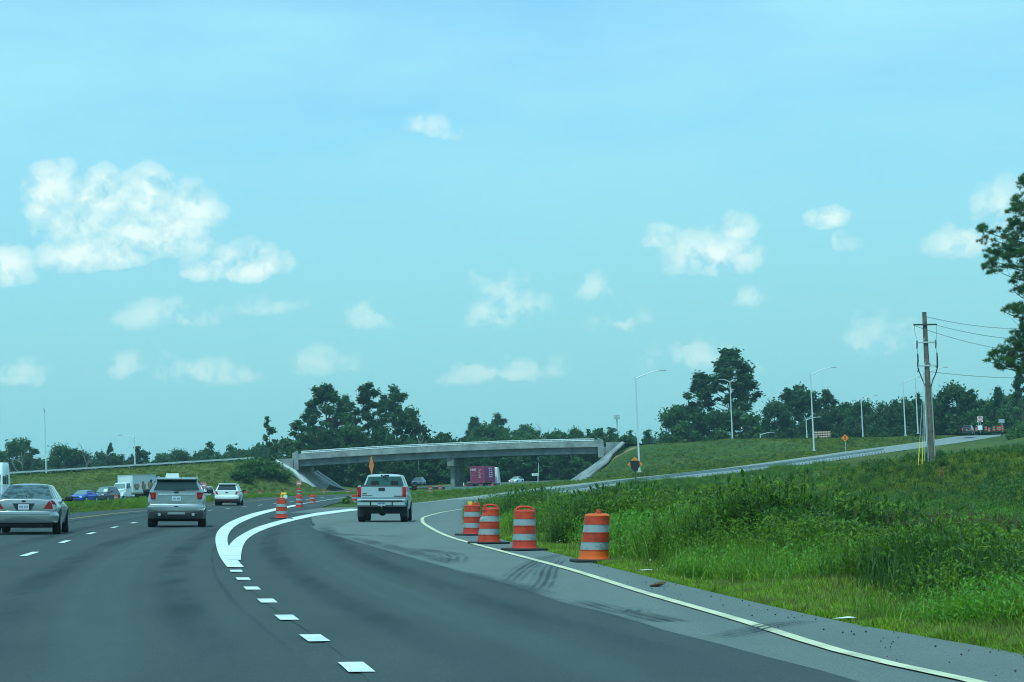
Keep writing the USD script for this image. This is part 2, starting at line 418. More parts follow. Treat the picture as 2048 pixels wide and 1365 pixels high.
def film(name, color, most, fine=9.0, tread=0.0):
    "a thin stain on the road: fades to its sides and ends by its own st coordinates"
    n = {'a': ('attribute', {'attribute': 'st'}), 'x': ('separate_xyz', {}), 'u1': ('math', {'math_type': 'pingpong', 'value2': .5}), 'v1': ('math', {'math_type': 'pingpong', 'value2': .5}),
         'u2': ('map_range', {'range_type': 'smoothstep', 'from_min': 0, 'from_max': .42, 'to_min': 0, 'to_max': 1, 'clamp': True}), 'v2': ('map_range', {'range_type': 'smoothstep', 'from_min': 0, 'from_max': .22, 'to_min': 0, 'to_max': 1, 'clamp': True}),
         'tc': ('texture_coordinate', {}), 'mp': ('mapping', {'mapping_type': 'point', 'scale': (1, .12, 1)}), 'no': ('noise_texture', {'scale': fine, 'detail': 5.0, 'roughness': .65}), 'nr': ('map_range', {'from_min': .3, 'from_max': .62, 'to_min': .15, 'to_max': 1, 'clamp': True}),
         'm1': ('math', {'math_type': 'multiply'}), 'm2': ('math', {'math_type': 'multiply'}), 'm3': ('math', {'math_type': 'multiply', 'value2': most}),
         'p': ('principled_bsdf', {'base_color': color, 'roughness': .8, 'specular_ior_level': .3}), 't': ('transparent_bsdf', {}), 'm': ('mix_closure', {})}
    l = [('a.vector', 'x.vector'), ('x.x', 'u1.value1'), ('x.y', 'v1.value1'), ('u1.value', 'u2.value'), ('v1.value', 'v2.value'), ('tc.object', 'mp.vector'), ('mp.vector', 'no.vector'), ('no.fac', 'nr.value'),
         ('u2.result', 'm1.value1'), ('v2.result', 'm1.value2'), ('m1.value', 'm2.value1'), ('nr.result', 'm2.value2'), ('m2.value', 'm3.value1'), ('m3.value', 'm.fac'), ('t.BSDF', 'm.closure1'), ('p.BSDF', 'm.closure2')]
    if tread:
        n['w'] = ('math', {'math_type': 'multiply', 'value2': tread * 6.283}); n['ws'] = ('math', {'math_type': 'sine'}); n['wm'] = ('map_range', {'from_min': -.5, 'from_max': .6, 'to_min': .25, 'to_max': 1, 'clamp': True}); n['m4'] = ('math', {'math_type': 'multiply'})
        l += [('x.x', 'w.value1'), ('w.value', 'ws.value1'), ('ws.value', 'wm.value'), ('wm.result', 'm4.value1'), ('m3.value', 'm4.value2')]
        l = [q for q in l if q != ('m3.value', 'm.fac')] + [('m4.value', 'm.fac')]
    _looks[name] = usdkit.material(stage, f'/World/Looks/{name}', n, l, surface='m.closure')


film('rubber_mark', (.045, .055, .056), .85, 2.5, 5.0)
film('wheel_wear', (.020, .030, .031), .55, 1.2)
film('pale_wear', (.085, .105, .103), .45, 1.0)

# ground
def ground_mat():
    n = {'g': ('geometry', {}), 'n1': ('noise_texture', {'scale': .055, 'detail': 7.0, 'roughness': .62}), 'n2': ('noise_texture', {'scale': 1.3, 'detail': 8.0, 'roughness': .7}), 'n3': ('noise_texture', {'scale': .16, 'detail': 5.0, 'roughness': .6}),
         'r1': ('rgb_ramp', {'ramp': [(.30, (.038, .072, .018)), (.47, (.062, .102, .019)), (.60, (.095, .120, .020)), (.75, (.13, .125, .03))]}),
         'r2': ('map_range', {'from_min': .3, 'from_max': .7, 'to_min': .55, 'to_max': 1.4}), 'cs': ('combine_xyz', {}), 'mu': ('mix_color', {'blend_type': 'multiply', 'fac': 1.0, 'use_clamp': False}),
         'sx': ('separate_xyz', {}), 'dx': ('map_range', {'from_min': -10.0, 'from_max': -50.0, 'to_min': 0.0, 'to_max': .55, 'clamp': True}), 'dn': ('math', {'math_type': 'multiply'}), 'dm': ('mix_color', {'b': (.105, .120, .024)}),
         'br': ('map_range', {'from_min': .60, 'from_max': .72, 'to_min': 0, 'to_max': .55, 'clamp': True}), 'mb': ('mix_color', {'b': (.085, .06, .035)}),
         'p': ('principled_bsdf', {'roughness': .9, 'specular_ior_level': .15}), 'bp': ('bump', {'strength': .8, 'distance': .25})}
    l = [('g.position', 'n1.vector'), ('g.position', 'n2.vector'), ('g.position', 'n3.vector'), ('n1.fac', 'r1.fac'), ('n2.fac', 'r2.value'), ('r2.result', 'cs.x'), ('r2.result', 'cs.y'), ('r2.result', 'cs.z'), ('g.position', 'sx.vector'), ('sx.x', 'dx.value'), ('dx.result', 'dm.fac'), ('r1.color', 'dm.a'), ('dm.result', 'mu.a'), ('cs.vector', 'mu.b'),
         ('n3.fac', 'br.value'), ('br.result', 'mb.fac'), ('mu.result', 'mb.a')]
    last = 'mb.result'
    for i, (x, y, z, r, c) in enumerate(BARE):       # bare soil
        n[f'd{i}'] = ('vector_math', {'math_type': 'distance', 'vector2': (x, y, z)})
        n[f'e{i}'] = ('math', {'math_type': 'multiply_add', 'value2': r * 1.1})
        n[f'f{i}'] = ('map_range', {'from_min': r, 'from_max': r * 1.55, 'to_min': 1, 'to_max': 0, 'clamp': True})
        n[f'm{i}'] = ('mix_color', {'b': c})
        l += [('g.position', f'd{i}.vector1'), ('n3.fac', f'e{i}.value1'), (f'd{i}.value', f'e{i}.value3'), (f'e{i}.value', f'f{i}.value'), (f'f{i}.result', f'm{i}.fac'), (last, f'm{i}.a')]
        last = f'm{i}.result'
    l += [(last, 'p.base_color'), ('n2.fac', 'bp.height'), ('bp.normal', 'p.normal')]
    _looks['ground'] = usdkit.material(stage, '/World/Looks/ground', n, l, surface='p.BSDF')


BARE = [(*at(1226, 912, 459), 2.2, (.30, .22, .12)), (*at(1195, 930, 457), 1.5, (.28, .20, .12)), (*at(1258, 900, 460), 2.0, (.26, .20, .10)), (*at(95, 951, 470), 3.0, (.36, .30, .20)), (*at(70, 953, 470), 2.0, (.33, .28, .18))]
ground_mat()

# ------------------------------------------------------------------ the roads
K = math.tan(ROLL)


def curve(pts):
    "smooth x(y), z(y) through (y, x[, z]) points"
    p = np.array(pts, float); p = p[np.argsort(p[:, 0])]
    return [PchipInterpolator(p[:, 0], p[:, k]) for k in range(1, p.shape[1])]


def smoothstep(a, b, y):
    t = np.clip((np.asarray(y, float) - a) / (b - a), 0, 1)
    return t * t * (3 - 2 * t)


RISE = PchipInterpolator([-60, 150, 185, 215, 250, 330, 430, 520, 700], [0, 0, .06, .30, .70, 1.2, 1.38, 1.7, 2.0])


def zmain(x, y):
    return -K * x * (1 - .72 * smoothstep(190, 400, y)) + RISE(y)


# pavement edges, (y, x), read off the banked plane
left_edge, = curve([(-60, -11.0), (0, -14.0), (50, -17.2), (80, -20.3), (111, -22.6), (134, -24.4), (153, -25.3), (195, -26.0), (240, -25.0), (300, -20.4), (360, -13.2), (430, -3), (520, 14), (700, 56)])
split, = curve([(-60, 5.5), (-20, 2.2), (0, .8), (18.2, -1.19), (28, -2.78), (39.7, -4.45), (60, -6.8), (80, -8.6), (99, -10.2), (130, -12.3), (165, -13.3), (175, -13.5)])
main_right, = curve([(175, -13.5), (190, -14.2), (205, -14.6), (240, -14.0), (300, -9.6), (360, -2.6), (430, 7.6), (520, 25), (700, 67)])
ramp_right0 = [(-60, 9.0), (-20, 6.6), (0, 5.3), (10, 4.7), (19.5, 4.03), (24, 3.28), (32.2, 2.44), (40.3, 1.72), (50.8, .85), (64.5, -.25), (92, -1.85), (119, -2.2), (140, -1.95), (179, -.4)]
ramp_left_pts = [(175, -13.5, zmain(-13.5, 175) + .0), (185, -11.6, .50), (205, -8.9, .52), (225, -5.6, .70), (245, -1.9, .96), (262, 1.4, 1.24), (292, 11.5, 1.95), (325, 25.4, 2.83), (360, 39.2, 3.98), (395, 53.8, 5.27), (440, 73.0, 6.87), (462, 83.6, 7.9), (472, 89.5, 8.25)]
ramp_left_x, ramp_left_z = curve(ramp_left_pts)
RW = 8.6
_y = np.arange(200, 473, 4.0)
_lx, _lz = ramp_left_x(_y), ramp_left_z(_y)
_t = np.stack([np.gradient(_lx), np.gradient(_y)], 1); _t /= np.linalg.norm(_t, axis=1, keepdims=True)
_r = np.stack([_lx + _t[:, 1] * RW, _y - _t[:, 0] * RW, _lz - .26], 1)
_keep = _r[:, 1] > 192
ramp_right_x, ramp_right_z = curve([(y, x, -K * x) for y, x in ramp_right0 if y < 185] + [(b, a, c) for a, b, c in _r[_keep]])
opp_c = [(150, -41.0, 1.75), (190, -44.0, 1.8), (225, -47.0, 1.8), (270, -49.8, 1.8), (310, -51.5, 1.85), (350, -51.8, 1.9), (390, -48.0, 2.05), (430, -39.5, 2.2), (480, -19.5, 2.4), (550, 9.5, 2.9), (640, 48, 3.2), (760, 100, 3.4)]
opp_x, opp_z = curve(opp_c)


def strip(L, R, n=2):
    "a ribbon between two polylines (k, 3)"
    L, R = np.array(L, float), np.array(R, float)
    t = np.linspace(0, 1, n)[None, :, None]
    v = L[:, None] * (1 - t) + R[:, None] * t
    k = len(L)
    i = np.arange(k - 1)[:, None] * n; j = np.arange(n - 1)[None]
    a = i + j
    return v.reshape(-1, 3), tri(np.stack([a, a + 1, a + n + 1, a + n], -1).reshape(-1, 4))


def line_on(fn, y0, y1, w, dz, zf, step=1.5, w1=None):
    "a painted line of width w following x = fn(y)"
    k = max(3, int((y1 - y0) / step) + 1)
    y = np.linspace(y0, y1, k); x = fn(y)
    t = np.stack([np.gradient(x), np.gradient(y)], 1); t /= np.linalg.norm(t, axis=1, keepdims=True)
    ww = np.linspace(w, w1 if w1 else w, k)[:, None] / 2
    nrm = np.stack([t[:, 1], -t[:, 0]], 1)
    a, b = np.stack([x, y], 1) - nrm * ww, np.stack([x, y], 1) + nrm * ww
    f = lambda p: np.column_stack([p, zf(p[:, 0], p[:, 1]) + dz])
    return strip(f(a), f(b))


def zramp(x, y):
    "height of the ramp surface"
    y = np.asarray(y, float); x = np.asarray(x, float)
    yc = np.clip(y, 176, 472)
    l, r = ramp_left_x(yc), ramp_right_x(np.clip(y, -60, 470))
    t = np.clip((x - l) / np.maximum(r - l, 1), -0.3, 1.3)
    return np.where(y < 176, zmain(x, y), ramp_left_z(yc) * (1 - t) + np.where(y < 179, -K * r, ramp_right_z(np.clip(y, -60, 470))) * t)


ys_near = np.concatenate([np.arange(-40, 60, 2.0), np.arange(60, 176, 3.0), [175]])
ys_near = np.unique(ys_near[ys_near <= 175])
ys_main = np.unique(np.concatenate([ys_near, np.arange(175, 701, 5.0)]))
P = lambda x, y, z: np.column_stack([x, y, z])
mr = lambda y: np.where(y <= 175, split(np.clip(y, -60, 175)), main_right(np.clip(y, 175, 700)))
Lm, Rm = P(left_edge(ys_main), ys_main, zmain(left_edge(ys_main), ys_main)), P(mr(ys_main), ys_main, zmain(mr(ys_main), ys_main))
single('highway', strip(Lm, Rm, 7), 'new_asphalt', kind='structure', smooth=True)
# the exit lane and its ramp: older, paler pavement
ys_r = np.unique(np.concatenate([ys_near, np.arange(175, 473, 3.0)])); ys_r = ys_r[ys_r <= 470]
lx = np.where(ys_r <= 175, split(np.clip(ys_r, -60, 175)), ramp_left_x(np.clip(ys_r, 175, 472)))
lz = np.where(ys_r <= 175, zmain(lx, ys_r), ramp_left_z(np.clip(ys_r, 175, 472)))
rx_, rz_ = ramp_right_x(ys_r), ramp_right_z(ys_r)
Lr, Rr = P(lx, ys_r, lz), P(rx_, ys_r, rz_)
_k = int(np.searchsorted(ys_r, 222))
single('exit_ramp', strip(Lr[:_k + 1], Rr[:_k + 1], 6), 'old_asphalt', kind='structure', smooth=True)
single('upper_ramp', strip(Lr[_k:], Rr[_k:], 6), 'ramp_pavement', kind='structure', smooth=True)
# fresh asphalt laid over part of it
ov, = curve([(-40, 4.6), (0, 3.6), (10, 3.0), (17.3, 2.18), (19.5, 1.87), (23.4, 1.3), (29.6, .45), (34.3, -.17), (40.3, -1.0), (53.7, -2.86), (71.6, -5.25), (85, -6.9), (92, -7.4), (102, -8.3), (113, -9.2), (128, -10.3), (140, -11.2)])
yo = np.arange(-40, 140.1, 1.0)
wob = (meshkit.fbm(np.column_stack([yo * .35, yo * 0, yo * 0]), 3, 5) - .5) * .16
sx = split(yo); ox = np.maximum(ov(yo) + wob, sx + .05)
single('fresh_asphalt_overlay', strip(P(sx - .0, yo, -K * sx + .006), P(ox, yo, -K * ox + .006), 4), 'new_asphalt', kind='structure', smooth=True)
# the opposite carriageway, beyond the grass median
yq = np.arange(150, 761, 5.0); xq = opp_x(yq)
tq = np.stack([np.gradient(xq), np.gradient(yq)], 1); tq /= np.linalg.norm(tq, axis=1, keepdims=True)
Lo = P(xq - tq[:, 1] * 5.5, yq + tq[:, 0] * 5.5, opp_z(yq) + .10); Ro = P(xq + tq[:, 1] * 5.5, yq - tq[:, 0] * 5.5, opp_z(yq) - .02)
single('opposite_carriageway', strip(Lo, Ro, 3), 'far_asphalt', kind='structure', smooth=True)
# bridge road on its embankment, left and right of the bridge
BY0, BY1, DECK = 463.0, 477.0, 9.4
XL, XR = -40.1, 16.8


def zroad(x):
    x = np.asarray(x, float)
    u = x + 9
    return DECK - .00048 * np.minimum(np.abs(u), 33) ** 2 - np.maximum(-u - 33, 0) * .021 - np.maximum(u - 33, 0) * .0075


for nm, x0, x1 in (('bridge_road', -230.0, XL), ('bridge_road', XR, 260.0)):
    xs = np.linspace(x0, x1, 60)
    single(nm, strip(P(xs, xs * 0 + BY1 - .6, zroad(xs)), P(xs, xs * 0 + BY0 + .6, zroad(xs)), 2), 'far_asphalt', kind='structure', smooth=True)

# ------------------------------------------------------------------ terrain
ctl = []
def pts(*a):
    ctl.extend([tuple(map(float, q)) for q in a])


for y in list(range(-40, 200, 12)) + list(range(200, 700, 15)):
    x = float(left_edge(y)); z = float(zmain(x, y)); pts((x, y, z - .05), (x - 2.5, y, z - .12))
    xr = float(mr(np.array(float(y)))); z = float(zmain(xr, y)); pts((xr, y, z - .05))
    pts(((x + xr) / 2, y, (zmain(x, y) + z) / 2 - .25))
for y in list(range(-40, 180, 12)) + list(range(180, 471, 12)):
    x = float(ramp_right_x(y)); z = float(ramp_right_z(y))
    pts((x, y, z - .05), (x + 1.5, y, z - .14))
    if y < 230:
        d = .9 + .5 * float(smoothstep(20, 120, y)); pts((x + 3, y - .8, z - .45 * d), (x + 5.5, y - 1.5, z - 1.0 * d), (x + 9, y - 3, z - 1.45 * d), (x + 13, y - 4.5, z - 1.3 * d))
    else:
        pts((x + 6, y - 3, z - .9 - .3))
    if y >= 180:
        xl, zl = float(ramp_left_x(y)), float(ramp_left_z(y)); pts((xl, y, zl - .05), ((xl + x) / 2, y, (zl + z) / 2 - .25))
    else:
        xl = float(split(min(y, 175))); pts(((xl + x) / 2, y, -K * (xl + x) / 2 - .25))
for a, b in zip(Lo[::3], Ro[::3]):
    pts(a - [0, 0, .06], b - [0, 0, .06], (a + b) / 2 - [0, 0, .25])
# right-hand field rising to the pole and the pine
pts(at(1863, 924, 178), at(1960, 915, 190), at(2048, 905, 200), at(1750, 930, 190), at(2100, 875, 330), at(2050, 868, 400), at(1990, 866, 452), at(1900, 905, 300), at(1700, 925, 260), (22, 60, -.9), (34, 90, -.3), (30, 130, .4), (45, 140, 1.3), (25, 30, -1.1), (60, 100, 1.6), (70, 180, 3.2), (110, 300, 6.5), (150, 470, 8), (140, 100, 3), (150, 250, 6), (60, 10, 0), (150, 0, 2))
# embankments
for px, py in ((1242, 885), (1300, 882), (1370, 881), (1440, 881), (1500, 880), (1560, 880), (1640, 879), (1720, 878), (1800, 875), (1860, 873), (1905, 871)):
    p = at(px, py, 460.5); pts(p, (p[0], 463.5, float(zroad(p[0])) - .05), (p[0], 477, float(zroad(p[0])) - .05), (p[0], 480, float(zroad(p[0])) - .2), (p[0], 497, 3.2 + max(0, p[0] - 40) * .05))
for px, py in ((-120, 948), (0, 950), (92, 949), (150, 944), (200, 940), (260, 935), (300, 932), (360, 929), (400, 926), (460, 922), (500, 919), (545, 917)):
    p = at(px, py, 460.5); pts(p, (p[0], 463.5, float(zroad(p[0])) - .05), (p[0], 477, float(zroad(p[0])) - .05), (p[0], 480, float(zroad(p[0])) - .3), (p[0], 500, 2.2))
    q = at(px, py, 405 if px < 450 else 428)
    if px < 400:
        pts((q[0], 405, 2.0), (q[0], 432, 4.6))
pts((-85, 370, 1.8), (-120, 400, 2), (-70, 380, 1.8), (-90, 250, 1.7), (-140, 200, 1.5), (-60, 200, 1.7), (-56, 260, 1.75), (-58, 320, 1.8))
pts(at(380, 990, 410), at(450, 988, 424), at(520, 985, 438), at(580, 984, 448), at(556, 921, 460), at(530, 945, 450), at(470, 955, 440), at(400, 960, 432))
pts(at(632, 990, 461), at(1144, 962, 461), at(1160, 965, 440), at(1200, 958, 430), at(1260, 945, 400), at(1130, 968, 425), at(1330, 950, 375))
for x in (-30, -20, -5, 5, 10):
    pts((x, 475, 2.2), (x, 500, 2.2))
pts((-32.5, 479, 1.9), (-41.5, 479.5, 8.0), (20, 479.5, 8.2), (13, 479, 2.4))
_L = [at(589, 944.5, 462.2), at(629, 945, 477.5), at(696, 988.5, 478.5), at(633, 991, 461.6)]
for u in (0, .25, .5, .75, 1):
    for v in (0, .5, 1):
        q = (_L[0] * (1 - v) + _L[1] * v) * (1 - u) + (_L[3] * (1 - v) + _L[2] * v) * u; pts(q - [0, 0, .7])
for px, py in ((551, 922), (568, 932), (588, 945), (600, 957), (612, 969), (624, 981), (634, 991)):
    q = at(px, py, 460.6); pts(q - [0, 0, .45]); q = at(px - 3, py + 2, 457.0); pts(q - [0, 0, .5])
_R = [at(1203, 921, 462.2), at(1142, 962, 461.8), at(1165, 960, 478.5), at(1226, 918, 478)]
for u in (0, .5, 1):
    for v in (0, .5, 1):
        q = (_R[0] * (1 - u) + _R[1] * u) * (1 - v) + (_R[3] * (1 - u) + _R[2] * u) * v; pts(q - [0, 0, .6])
# the gore and the median
pts((-11.5, 205, .45), (-9.5, 225, .70), (-5, 255, 1.05), (3, 290, 1.5), (8, 320, 1.6), (12, 350, 1.7), (-38, 300, 1.55), (-34, 260, 1.4), (-34, 340, 1.5), (-30, 390, 1.6), (-20, 420, 1.6), (-30, 230, 1.25), (-32, 200, 1.2), (-34, 160, 1.2), (-32, 120, 1.1), (-30, 60, 1.0), (-36, 0, 1.0), (-60, 80, 1.5))
for y in range(520, 1000, 60):
    for x in range(-260, 330, 60):
        if not (480 < y < 720 and 0 < x < 80):
            pts((x, y, 2.6 + .004 * (y - 500)))
ctl = np.array(ctl)
_, iu = np.unique(np.round(ctl[:, :2] / 1.0).astype(int), axis=0, return_index=True)
ctl = ctl[np.sort(iu)]
rbf = RBFInterpolator(ctl[:, :2], ctl[:, 2], neighbors=24, kernel='linear', smoothing=0.0)
road_polys = [Polygon(np.vstack([Lm[:, :2], Rm[::-1, :2]])), Polygon(np.vstack([Lr[:, :2], Rr[::-1, :2]])), Polygon(np.vstack([Lo[:, :2], Ro[::-1, :2]]))]
road_polys = [p.buffer(0) for p in road_polys]
ROADS = shapely.union_all(road_polys)
EDGES = np.vstack([Lm, Rm, Lr, Rr, Lo, Ro])
rows = np.concatenate([np.arange(-30, 12, 6.0), np.geomspace(12, 720, 170)])
grid = []
for y in rows:
    hw = max(30.0, y * .34 + 10)
    grid.append(np.column_stack([np.linspace(-hw, hw, 130), np.full(130, y)]))
grid = np.vstack(grid)
grid[:, 0] += rng.uniform(-.12, .12, len(grid)) * np.clip(grid[:, 1] * .01, .2, 2)
inside = shapely.contains_xy(ROADS.buffer(.5), grid[:, 0], grid[:, 1])
g_out = grid[~inside]
z_out = rbf(g_out)
g_in = grid[inside][::1]
deep = shapely.contains_xy(ROADS.buffer(-1.0), g_in[:, 0], g_in[:, 1])
g_in = g_in[deep]
z_in = np.where(shapely.contains_xy(road_polys[0], g_in[:, 0], g_in[:, 1]), zmain(g_in[:, 0], g_in[:, 1]), 99.0)
z_in = np.minimum(z_in, np.where(shapely.contains_xy(road_polys[1], g_in[:, 0], g_in[:, 1]), zramp(g_in[:, 0], g_in[:, 1]), 99.0))
z_in = np.where(z_in > 90, opp_z(np.clip(g_in[:, 1], 150, 760)), z_in) - .35
far = []
for r in (900, 1400, 2200, 3500, 6000):
    for a in np.linspace(0, 2 * np.pi, 40, endpoint=False):
        far.append((r * math.cos(a), 300 + r * math.sin(a), 3.0))
far = np.array(far)
back = np.array([(x, -120.0 - 80 * (i % 2), 0.0) for i, x in enumerate(np.linspace(-200, 200, 9))])
lump = (meshkit.fbm(np.column_stack([g_out * .25, np.zeros(len(g_out))]), 3, 3) - .5) * np.clip((shapely.distance(ROADS, shapely.points(g_out)) - .5) * .12, 0, .35)
allp = np.vstack([np.column_stack([g_out, z_out + lump]), np.column_stack([g_in, z_in]), EDGES - [0, 0, .03], far, back])
tin = Delaunay(allp[:, :2])
f = tin.simplices
a, b, c = allp[f[:, 0]], allp[f[:, 1]], allp[f[:, 2]]
flip = np.cross(b - a, c - a)[:, 2] < 0
f[flip] = f[flip][:, ::-1]
single('ground', (allp, f), 'ground', kind='structure', smooth=True)
from scipy.interpolate import LinearNDInterpolator
_gz = LinearNDInterpolator(tin, allp[:, 2])


def gz(x, y):
    return np.asarray(_gz(np.asarray(x, float), np.asarray(y, float)))


def ground_at(px, D):
    "the ground point under a pixel column, D metres ahead"
    x = (px - CX) / FPX * D
    for _ in range(3):
        z = float(gz(x, D)); 
        d = np.array([0, D, 0]); py = horizon(px) + (EYE[2] - z) * FPX / D
        x = at(px, py, D)[0]
    return np.array([x, D, float(gz(x, D))])


# ------------------------------------------------------------------ road markings
def mark(name, meshes, m):
    single(name, cat(*meshes) if isinstance(meshes, list) else meshes, m, kind='structure')


zs = lambda x, y: zmain(x, y)
# yellow edge line
yl, = curve([(0, -12.1), (40, -14.6), (80, -17.6), (111, -19.8), (153.5, -22.7), (195, -23.4), (240, -22.3), (300, -17.8), (360, -10.8), (430, -.8), (520, 16)])
mark('yellow_edge_line', line_on(yl, 20, 500, .15, .010, zs), 'yellow_paint')
# lane dashes
ln, = curve([(14, -6.4), (30, -7.75), (50, -9.75), (60.8, -11.05), (72.5, -12.4), (83.7, -13.55), (96, -14.75), (125, -17.2), (160, -19.2), (195, -19.6), (240, -18.4), (300, -13.9), (360, -7), (430, 3), (520, 20)])
y0 = 50.2
for k in range(-2, 36):
    y = y0 + k * 11.9
    mark('lane_dash', line_on(ln, y - 1.6, y + 1.6, .15, .010, zs, .8), 'white_paint')
# short dashes of the exit lane
dl, = curve([(10, -.15), (18.2, -1.19), (21.8, -1.785), (25.2, -2.33), (29, -2.9), (32.6, -3.45), (36.2, -3.96), (39.7, -4.45), (43, -4.85)])
for py in (1335, 1277, 1236, 1202.5, 1177.5, 1158.5, 1143):
    D = 6448 / (py - 980)
    mark('exit_lane_dash', line_on(dl, D - .5, D + .5, .19, .014, zs, .4), 'white_paint')
# gore: two solid lines that part
def px_line(rows_):
    "edges of a painted line given as (left px, right px, py)"
    L = np.array([on_plane(a, p) for a, b, p in rows_]); R = np.array([on_plane(b, p) for a, b, p in rows_])
    def dense(q):
        s = np.arange(len(q)); t = np.linspace(0, len(q) - 1, len(q) * 6)
        return np.column_stack([PchipInterpolator(s, q[:, k])(t) for k in range(3)])
    L, R = dense(L), dense(R)
    for q in (L, R):
        q[:, 2] = zmain(q[:, 0], q[:, 1])
    return L, R


L, R = px_line([(455, 488, 1136), (440, 470, 1115), (433, 458, 1095), (431, 455, 1078), (436, 461, 1063), (449, 474, 1051), (470, 496, 1040), (497, 523, 1030), (528, 552, 1022), (560, 580, 1016.5), (588, 602, 1013.3)])
L[:, 2] += .014; R[:, 2] += .014
mark('gore_line', strip(L, R), 'white_paint')
L, R = px_line([(457, 482, 1122), (454, 483, 1106), (459, 487, 1092), (471, 496, 1079), (490, 514, 1067), (513, 541, 1056), (543, 572, 1046.5), (574, 604, 1038.6), (606, 640, 1031.6), (650, 690, 1024.5), (700, 745, 1019)])
L[:, 2] += .018; R[:, 2] += .018
mark('gore_line', strip(L, R), 'white_paint')
gl, = curve([(165, -10.9), (185, -10.2), (205, -8.1), (225, -4.8), (245, -1.2), (262, 2.1), (292, 12.3), (325, 26.2), (360, 40), (395, 54.6), (440, 73.8), (462, 84.4)])
mark('ramp_left_line', line_on(gl, 176, 460, .16, .012, zramp), 'cream_paint')
mrl = lambda y: main_right(np.clip(y, 175, 700)) - 2.4
mark('highway_right_line', line_on(mrl, 176, 500, .16, .010, zs), 'white_paint')
# right edge line of the exit lane
el, = curve([(8, 3.75), (16.7, 3.08), (19.4, 2.64), (24.6, 2.22), (31.5, 1.6), (39.8, .95), (52.4, -.27), (67.9, -1.72), (86, -2.9), (102, -3.72), (119, -4.2), (140, -4.1), (160, -3.55), (179, -2.6), (208, .0), (225, 1.2), (250, 5.5)])
yy_ = np.linspace(8, 230, 160)
mark('exit_edge_line', line_on(el, 8, 215, .135, .012, zramp, 1.5, .16), 'cream_paint')
# stains and wear: thin films on the pavement
def film_on(c, w, dz, zf):
    "a ribbon w wide along the (k, 2) line c, with st coordinates"
    tt = np.gradient(c, axis=0); tt /= np.linalg.norm(tt, axis=1, keepdims=True)
    nn = np.column_stack([tt[:, 1], -tt[:, 0]])
    k, m = len(c), 9
    t = np.linspace(-.5, .5, m)
    xy = (c[:, None] + nn[:, None] * (t * w)[None, :, None]).reshape(-1, 2)
    v = np.column_stack([xy, zf(xy[:, 0], xy[:, 1]) + dz])
    i = np.arange(k - 1)[:, None] * m; j = np.arange(m - 1)[None]; a = i + j
    f = tri(np.stack([a, a + 1, a + m + 1, a + m], -1).reshape(-1, 4))
    uv = np.stack(np.broadcast_arrays((t + .5)[None, :], np.linspace(0, 1, k)[:, None]), -1).reshape(-1, 2)
    return (v, f), uv


def stain(name, c, w, dz, m, zf=None):
    mesh, uv = film_on(np.asarray(c, float), w, dz, zf or (lambda x, y: -K * x))
    p = numbered('/World', name)
    usdkit.mesh(stage, p, mesh, LOOK(m), uv=uv)
    meta(p, kind='structure')


def smooth_px(pxs, n=40):
    q = np.array([on_plane(*p)[:2] for p in pxs]); s = np.arange(len(q)); t = np.linspace(0, len(q) - 1, n)
    return np.column_stack([PchipInterpolator(s, q[:, k])(t) for k in range(2)])


for k, (q, w) in enumerate((([(1122, 1108), (1090, 1117), (1048, 1140), (1015, 1172)], .55), ([(1124, 1114), (1098, 1138), (1088, 1163), (1066, 1186)], .55), ([(1150, 1198), (1215, 1217), (1252, 1226), (1264, 1213)], .6), ([(1250, 1224), (1300, 1236), (1350, 1246)], .7),
                            ([(800, 1096), (868, 1103), (912, 1114), (905, 1130)], .8), ([(690, 1072), (760, 1090), (850, 1112), (930, 1132)], .8), ([(1400, 1282), (1490, 1265), (1560, 1250), (1640, 1240)], .55), ([(660, 1066), (730, 1072), (820, 1073)], .9), ([(900, 1140), (1010, 1166), (1120, 1196)], .5))):
    stain('tyre_mark', smooth_px(q), w, .0100 + .0009 * k, 'rubber_mark')
yw = np.linspace(9, 150, 90)
for k, (fn, o, w, m) in enumerate(((dl, 0.9, .8, 'wheel_wear'), (dl, 2.6, .9, 'wheel_wear'), (dl, 1.75, .8, 'pale_wear'), (dl, -1.0, .9, 'wheel_wear'), (dl, -2.9, .9, 'wheel_wear'), (dl, -1.95, .9, 'pale_wear'), (ln, -.9, .9, 'wheel_wear'), (ln, -2.8, .9, 'wheel_wear'))):
    y = np.linspace(9, 42 if fn is dl else 150, 60) if fn is dl else np.linspace(30, 190, 90)
    if fn is dl:
        y = np.linspace(11, 95, 70)
        x = split(y) + o
    else:
        x = ln(y) + o
    stain('road_wear', np.column_stack([x, y]), w, .0075 + .0003 * k, m, zmain)

yw = np.linspace(10, 130, 90)
stain('paving_seam', np.column_stack([split(yw) - .35, yw]), .10, .0118, 'wheel_wear', zmain)
yw = np.linspace(45, 190, 90)
stain('paving_seam', np.column_stack([ln(yw) - .25, yw]), .10, .0118, 'wheel_wear', zmain)
yw = np.linspace(16, 128, 110)
stain('paving_seam', np.column_stack([ov(yw) + .02, yw]), .16, .0105, 'wheel_wear')

